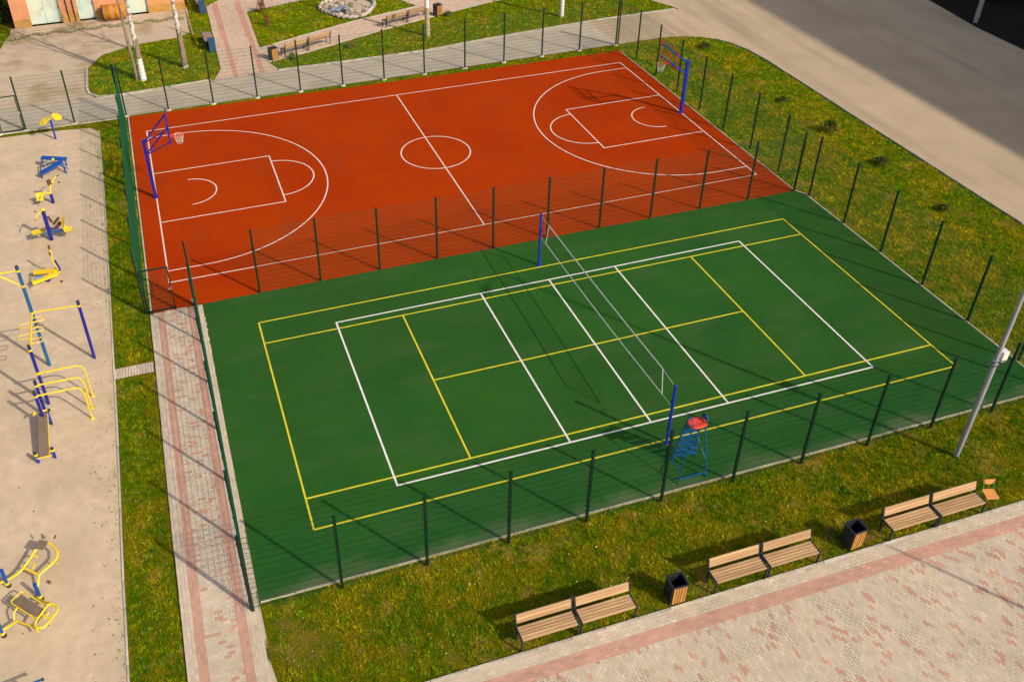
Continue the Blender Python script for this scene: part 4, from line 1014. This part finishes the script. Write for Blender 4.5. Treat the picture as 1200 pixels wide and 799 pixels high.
# tai chi wheels
tw = thing('exercise_wheels', 'blue post with two yellow exercise wheels by the far gravel edge', 'exercise machine', (-19.66,25.10,-.02))
T([(0,0,0),(0,0,1.12)], .05, 'blue', 'post', tw, 12)
for s in (-1, 1):
    Mx = Matrix.Rotation(R(26*s), 3, 'Y') @ Matrix.Rotation(R(12), 3, 'X')
    MB().lathe((s*.34,0.0,1.08 + (.16 if s > 0 else 0)), [(0,.03),(.05,.05),(.10,.015),(.23,.0),(.26,.02),(.27,-.01),(.23,-.03),(.0,-.02)], 24, M=Mx).build('wheel', M['yellow'], tw)
T([(-.3,0,1.10),(0,.02,1.14),(.3,0,1.20)], .03, 'yellow', 'axle', tw); capm(0,.0,1.18,tw,.05,'yellow')
# blue double sit-up
db = thing('bent_benches', 'pair of long blue padded boards in a zigzag on the gravel', 'exercise bench', (-19.65,21.35,-.02))
MB().bar((-.55,.72,.50), (.62,.42,.36), .27, .09).build('board', M['royal'], db)
MB().bar((-.62,-.62,.30), (.42,.02,.46), .27, .09).build('board', M['royal'], db)
for p, q in (((-.55,.65,0),(-.55,.65,.48)),((.55,.42,0),(.55,.42,.36)),((-.6,-.55,0),(-.6,-.55,.3)),((.55,-.45,0),(.40,-.05,.42))): T([p, q], .035, 'royal', 'leg', db)
T([(-.62,.55,.25),(-.64,-.4,.2)], .025, 'dark_metal', 'link_bar', db); T([(-.5,.28,.36),(.0,.33,.42)], .03, 'grey_metal', 'roller', db); capm(.0,.33,.5,db,.07,'yellow')
T([(.25,-.1,.35),(.62,-.45,.30),(.66,-.62,.34)], .025, 'royal', 'foot_bar', db)
# rower
rw = thing('rowing_machine', 'small yellow rowing machine with a brown seat and blue foot', 'exercise machine', (-19.70,18.05,-.02))
T([(0,0,0),(0,0,.50)], .075, 'deep_blue', 'foot', rw, 12)
T([(.0,.0,.52),(-.25,.02,.62),(-.42,-.02,.46),(-.48,-.22,.30)], .05, 'yellow', 'frame', rw)
MB().box((-.50,-.12,.34), (.30,.34,.05), M=Matrix.Rotation(R(-25),3,'X')).box((-.52,.10,.44), (.28,.05,.30), M=Matrix.Rotation(R(-20),3,'X')).build('foot_plate', M['yellow'], rw)
T([(.0,0,.5),(.06,.12,.85),(.22,.30,1.05)], .04, 'yellow', 'column', rw)
MB().box((.05,.18,1.0), (.18,.14,.24), rz=R(20)).build('seat', M['grip'], rw)
T([(.2,.25,1.05),(.40,.42,1.12)], .022, 'yellow', 'handle', rw); T([(.2,.25,.95),(.42,.15,.95)], .022, 'yellow', 'handle', rw)
T([(.40,.42,1.12),(.50,.50,1.14)], .03, 'grip', 'grip', rw); T([(.42,.15,.95),(.54,.13,.95)], .03, 'grip', 'grip', rw)
# twin-seat press on tall post
tp = thing('press_machine', 'blue post with yellow seats and brown pads on two sides', 'exercise machine', (-19.73,14.62,-.02))
T([(0,0,0),(0,0,1.45)], .085, 'deep_blue', 'post', tp, 14); capm(0,0,1.45,tp,.09); capm(.0,.02,1.56,tp,.085,'yellow')
T([(-.05,0,1.5),(-.28,-.10,1.40),(-.34,-.30,1.30)], .025, 'yellow', 'handle', tp)
T([(-.30,.10,1.45),(-.36,.16,1.47)], .03, 'grip', 'grip', tp); T([(-.36,-.32,1.28),(-.34,-.22,1.30)], .03, 'grip', 'grip', tp)
vs = []
def shell(cx, cy, cz, w, d, h, rz, name, m, p):
    b = MB(); c_, s_ = math.cos(rz), math.sin(rz); n = 7; V = []
    for j in range(n):
        t = j/(n-1); yy = d*(min(t,.55)/.55 - .5); zz = h*max(0, (t-.45)/.55)**1.3
        for i in range(5):
            xx = w*(i/4-.5); zc = zz + .03*(2*abs(i/4-.5))**2
            X, Y = xx, -yy; V.append((cx + X*c_ - Y*s_, cy + X*s_ + Y*c_, cz + zc))
    F = [(j*5+i, j*5+i+1, (j+1)*5+i+1, (j+1)*5+i) for j in range(n-1) for i in range(4)]
    b.add(V, F, 0, True).add([(x, y, z-.02) for x, y, z in V], [f[::-1] for f in F], 0, True)
    return b.build(name, M[m], p)
shell(-.45,.05,.46,.44,.50,.30,R(100),'seat','yellow',tp); shell(.80,-.10,.42,.46,.26,.60,R(-100),'seat','yellow',tp)
T([(0,0,.35),(-.42,.0,.42)], .04, 'teal', 'seat_arm', tp); T([(0,0,.42),(.74,-.1,.42)], .04, 'teal', 'seat_arm', tp)
MB().box((.16,.10,.98), (.10,.07,.34), M=Matrix.Rotation(R(-18),3,'Y')).build('pad', M['grip'], tp)
MB().bar((.26,-.05,.78), (.52,.25,.92), .10, .07).build('pad', M['grip'], tp)
MB().bar((.32,-.14,.66), (.56,.05,.80), .10, .07).build('pad', M['grip'], tp)
T([(.05,0,.55),(.40,-.12,.62),(.68,.12,.80)], .03, 'deep_blue', 'lever', tp); capm(.68,.14,.82,tp,.05)
T([(.30,-.1,.6),(.60,-.22,.55)], .025, 'deep_blue', 'lever', tp)
# stepper
sw = thing('stepper', 'yellow stepping machine with two long pedals and a blue upright', 'exercise machine', (-19.40,11.35,-.02))
MB().bar((-.92,.32,.30), (.0,.06,.36), .20, .12).build('pedal_arm', M['yellow'], sw)
MB().bar((-.98,-.42,.26), (.0,-.14,.34), .20, .12).build('pedal_arm', M['yellow'], sw)
MB().bar((-.86,-.32,.37), (-.52,-.24,.385), .17, .03).build('pedal', M['foil'], sw)
T([(-1.06,-.50,.10),(-1.08,.36,.12)], .02, 'grey_metal', 'rear_bar', sw)
T([(-.42,-.05,0),(-.42,-.05,.30)], .10, 'deep_blue', 'foot', sw, 12)
T([(.0,-.14,.34),(.12,-.03,.30),(.02,.08,.36)], .05, 'yellow', 'hub', sw)
T([(.10,0,.30),(.14,.0,.46),(.04,.06,.86)], .045, 'deep_blue', 'upright', sw)
T([(.10,0,.30),(-.03,.04,.86),(-.02,.05,1.50)], .035, 'yellow', 'handle', sw)
T([(-.02,.05,1.42),(-.02,.06,1.60)], .045, 'grip', 'grip', sw); T([(-.06,.03,1.15),(-.06,.03,1.30)], .045, 'grip', 'grip', sw)
MB().lathe((.12,-.32,.0), [(0,.05),(.05,.05),(.06,0)], 10).build('anchor_bolt', M['grip'], sw)
# seat machine bottom left
def spost(x, y, p, h=.62): 
    T([(x,y,.10),(x,y,h)], .055, 'royal', 'post', p, 14); collar(x,y,.12,p,.075,.08); capm(x+.03,y-.03,.03,p,.07)
sm = thing('leg_press', 'yellow tube machine with a small grey seat at the left edge', 'exercise machine', (-20.15,-4.5,-.02))
spost(-.52,-.10,sm,.70)
T([(-.95,-.12,.18),(-.52,-.10,.22),(-.18,-.02,.30),(.0,.10,.36),(.33,.62,.42)], .036, 'yellow', 'frame_tube', sm, 12)
T([(.0,.08,.36),(.42,-.32,.36)], .034, 'yellow', 'cross_tube', sm)
T([(.33,-.55,.14),(.42,-.32,.36),(.78,-.05,.40),(.92,.10,.42),(.94,.30,.45),(.78,.60,.48),(.66,.72,.50)], .038, 'yellow', 'frame_tube', sm, 12)
MB().box((.50,.66,.52), (.30,.30,.04), rz=R(-32)).build('seat', M['board'], sm)
T([(.25,-.05,.38),(.32,.10,.42),(.20,.14,.42)], .024, 'yellow', 'pedal_bar', sm); T([(.26,.42,.40),(.38,.34,.40)], .024, 'yellow', 'pedal_bar', sm)
T([(.84,.0,.40),(.92,-.10,.40)], .024, 'yellow', 'pedal_bar', sm)
T([(.52,.92,.50),(.54,.98,.62)], .026, 'grip', 'grip', sm); T([(.86,.78,.52),(.92,.82,.60)], .026, 'grip', 'grip', sm); T([(.60,-.42,.05),(.66,-.38,.05)], .05, 'grip', 'grip', sm)
# board machine
bm = thing('board_machine', 'yellow framed machine with a dark brown board and an oval hand loop', 'exercise machine', (-19.85,-6.0,-.02))
spost(.09,.62,bm,.66); spost(-.86,-.32,bm,.62)
T([(.02,.50,.16),(.05,.38,.30),(.45,.02,.42),(.50,-.10,.46)], .032, 'yellow', 'frame_tube', bm)
T([(-1.1,-.36,.18),(-.70,-.28,.24),(-.42,-.20,.30),(.10,-.70,.42),(.14,-.82,.36)], .032, 'yellow', 'frame_tube', bm)
MB().bar((-.42,.38,.50), (.26,-.34,.52), .26, .035).build('board', M['board'], bm)
P = [(-.34,.58,.50),(-.50,.44,.50),(-.54,.30,.50)]
T([(-.24,.60,.50),(-.34,.58,.50),(-.56,.36,.50),(-.54,.28,.50),(.14,-.50,.50)], .022, 'yellow', 'board_rail', bm)
T([(-.24,.60,.50),(.40,-.16,.50)], .022, 'yellow', 'board_rail', bm)
P = [(.50,-.12),(.62,-.22),(.70,-.36),(.66,-.48),(.48,-.72),(.34,-.86),(.18,-.84),(.10,-.72),(.14,-.56),(.30,-.34),(.42,-.16),(.50,-.12)]
T([(x, y, .56) for x, y in P], .034, 'yellow', 'hand_loop', bm, 12)
T([(.30,-.44,.56),(.54,-.64,.56)], .022, 'yellow', 'grip_bar', bm); T([(.34,-.60,.56),(.46,-.40,.56)], .026, 'yellow', 'grip_bar', bm)
T([(-.52,-.14,.26),(-.50,.02,.40),(-.40,.12,.46)], .026, 'yellow', 'brace', bm)
# blue bar at the bottom edge
bb = thing('push_bar', 'blue T shaped exercise bar at the bottom left corner', 'exercise bar', (-19.86,-8.78,-.02))
T([(-.45,0,.80),(.40,.10,.82)], .032, 'royal', 'bar', bb); T([(.1,.05,0),(.1,.05,.80)], .045, 'royal', 'post', bb); capm(.42,.10,.82,bb,.035)
T([(-.1,.02,.78),(-.1,-.5,.5),(-.1,-.5,0)], .035, 'royal', 'brace', bb)
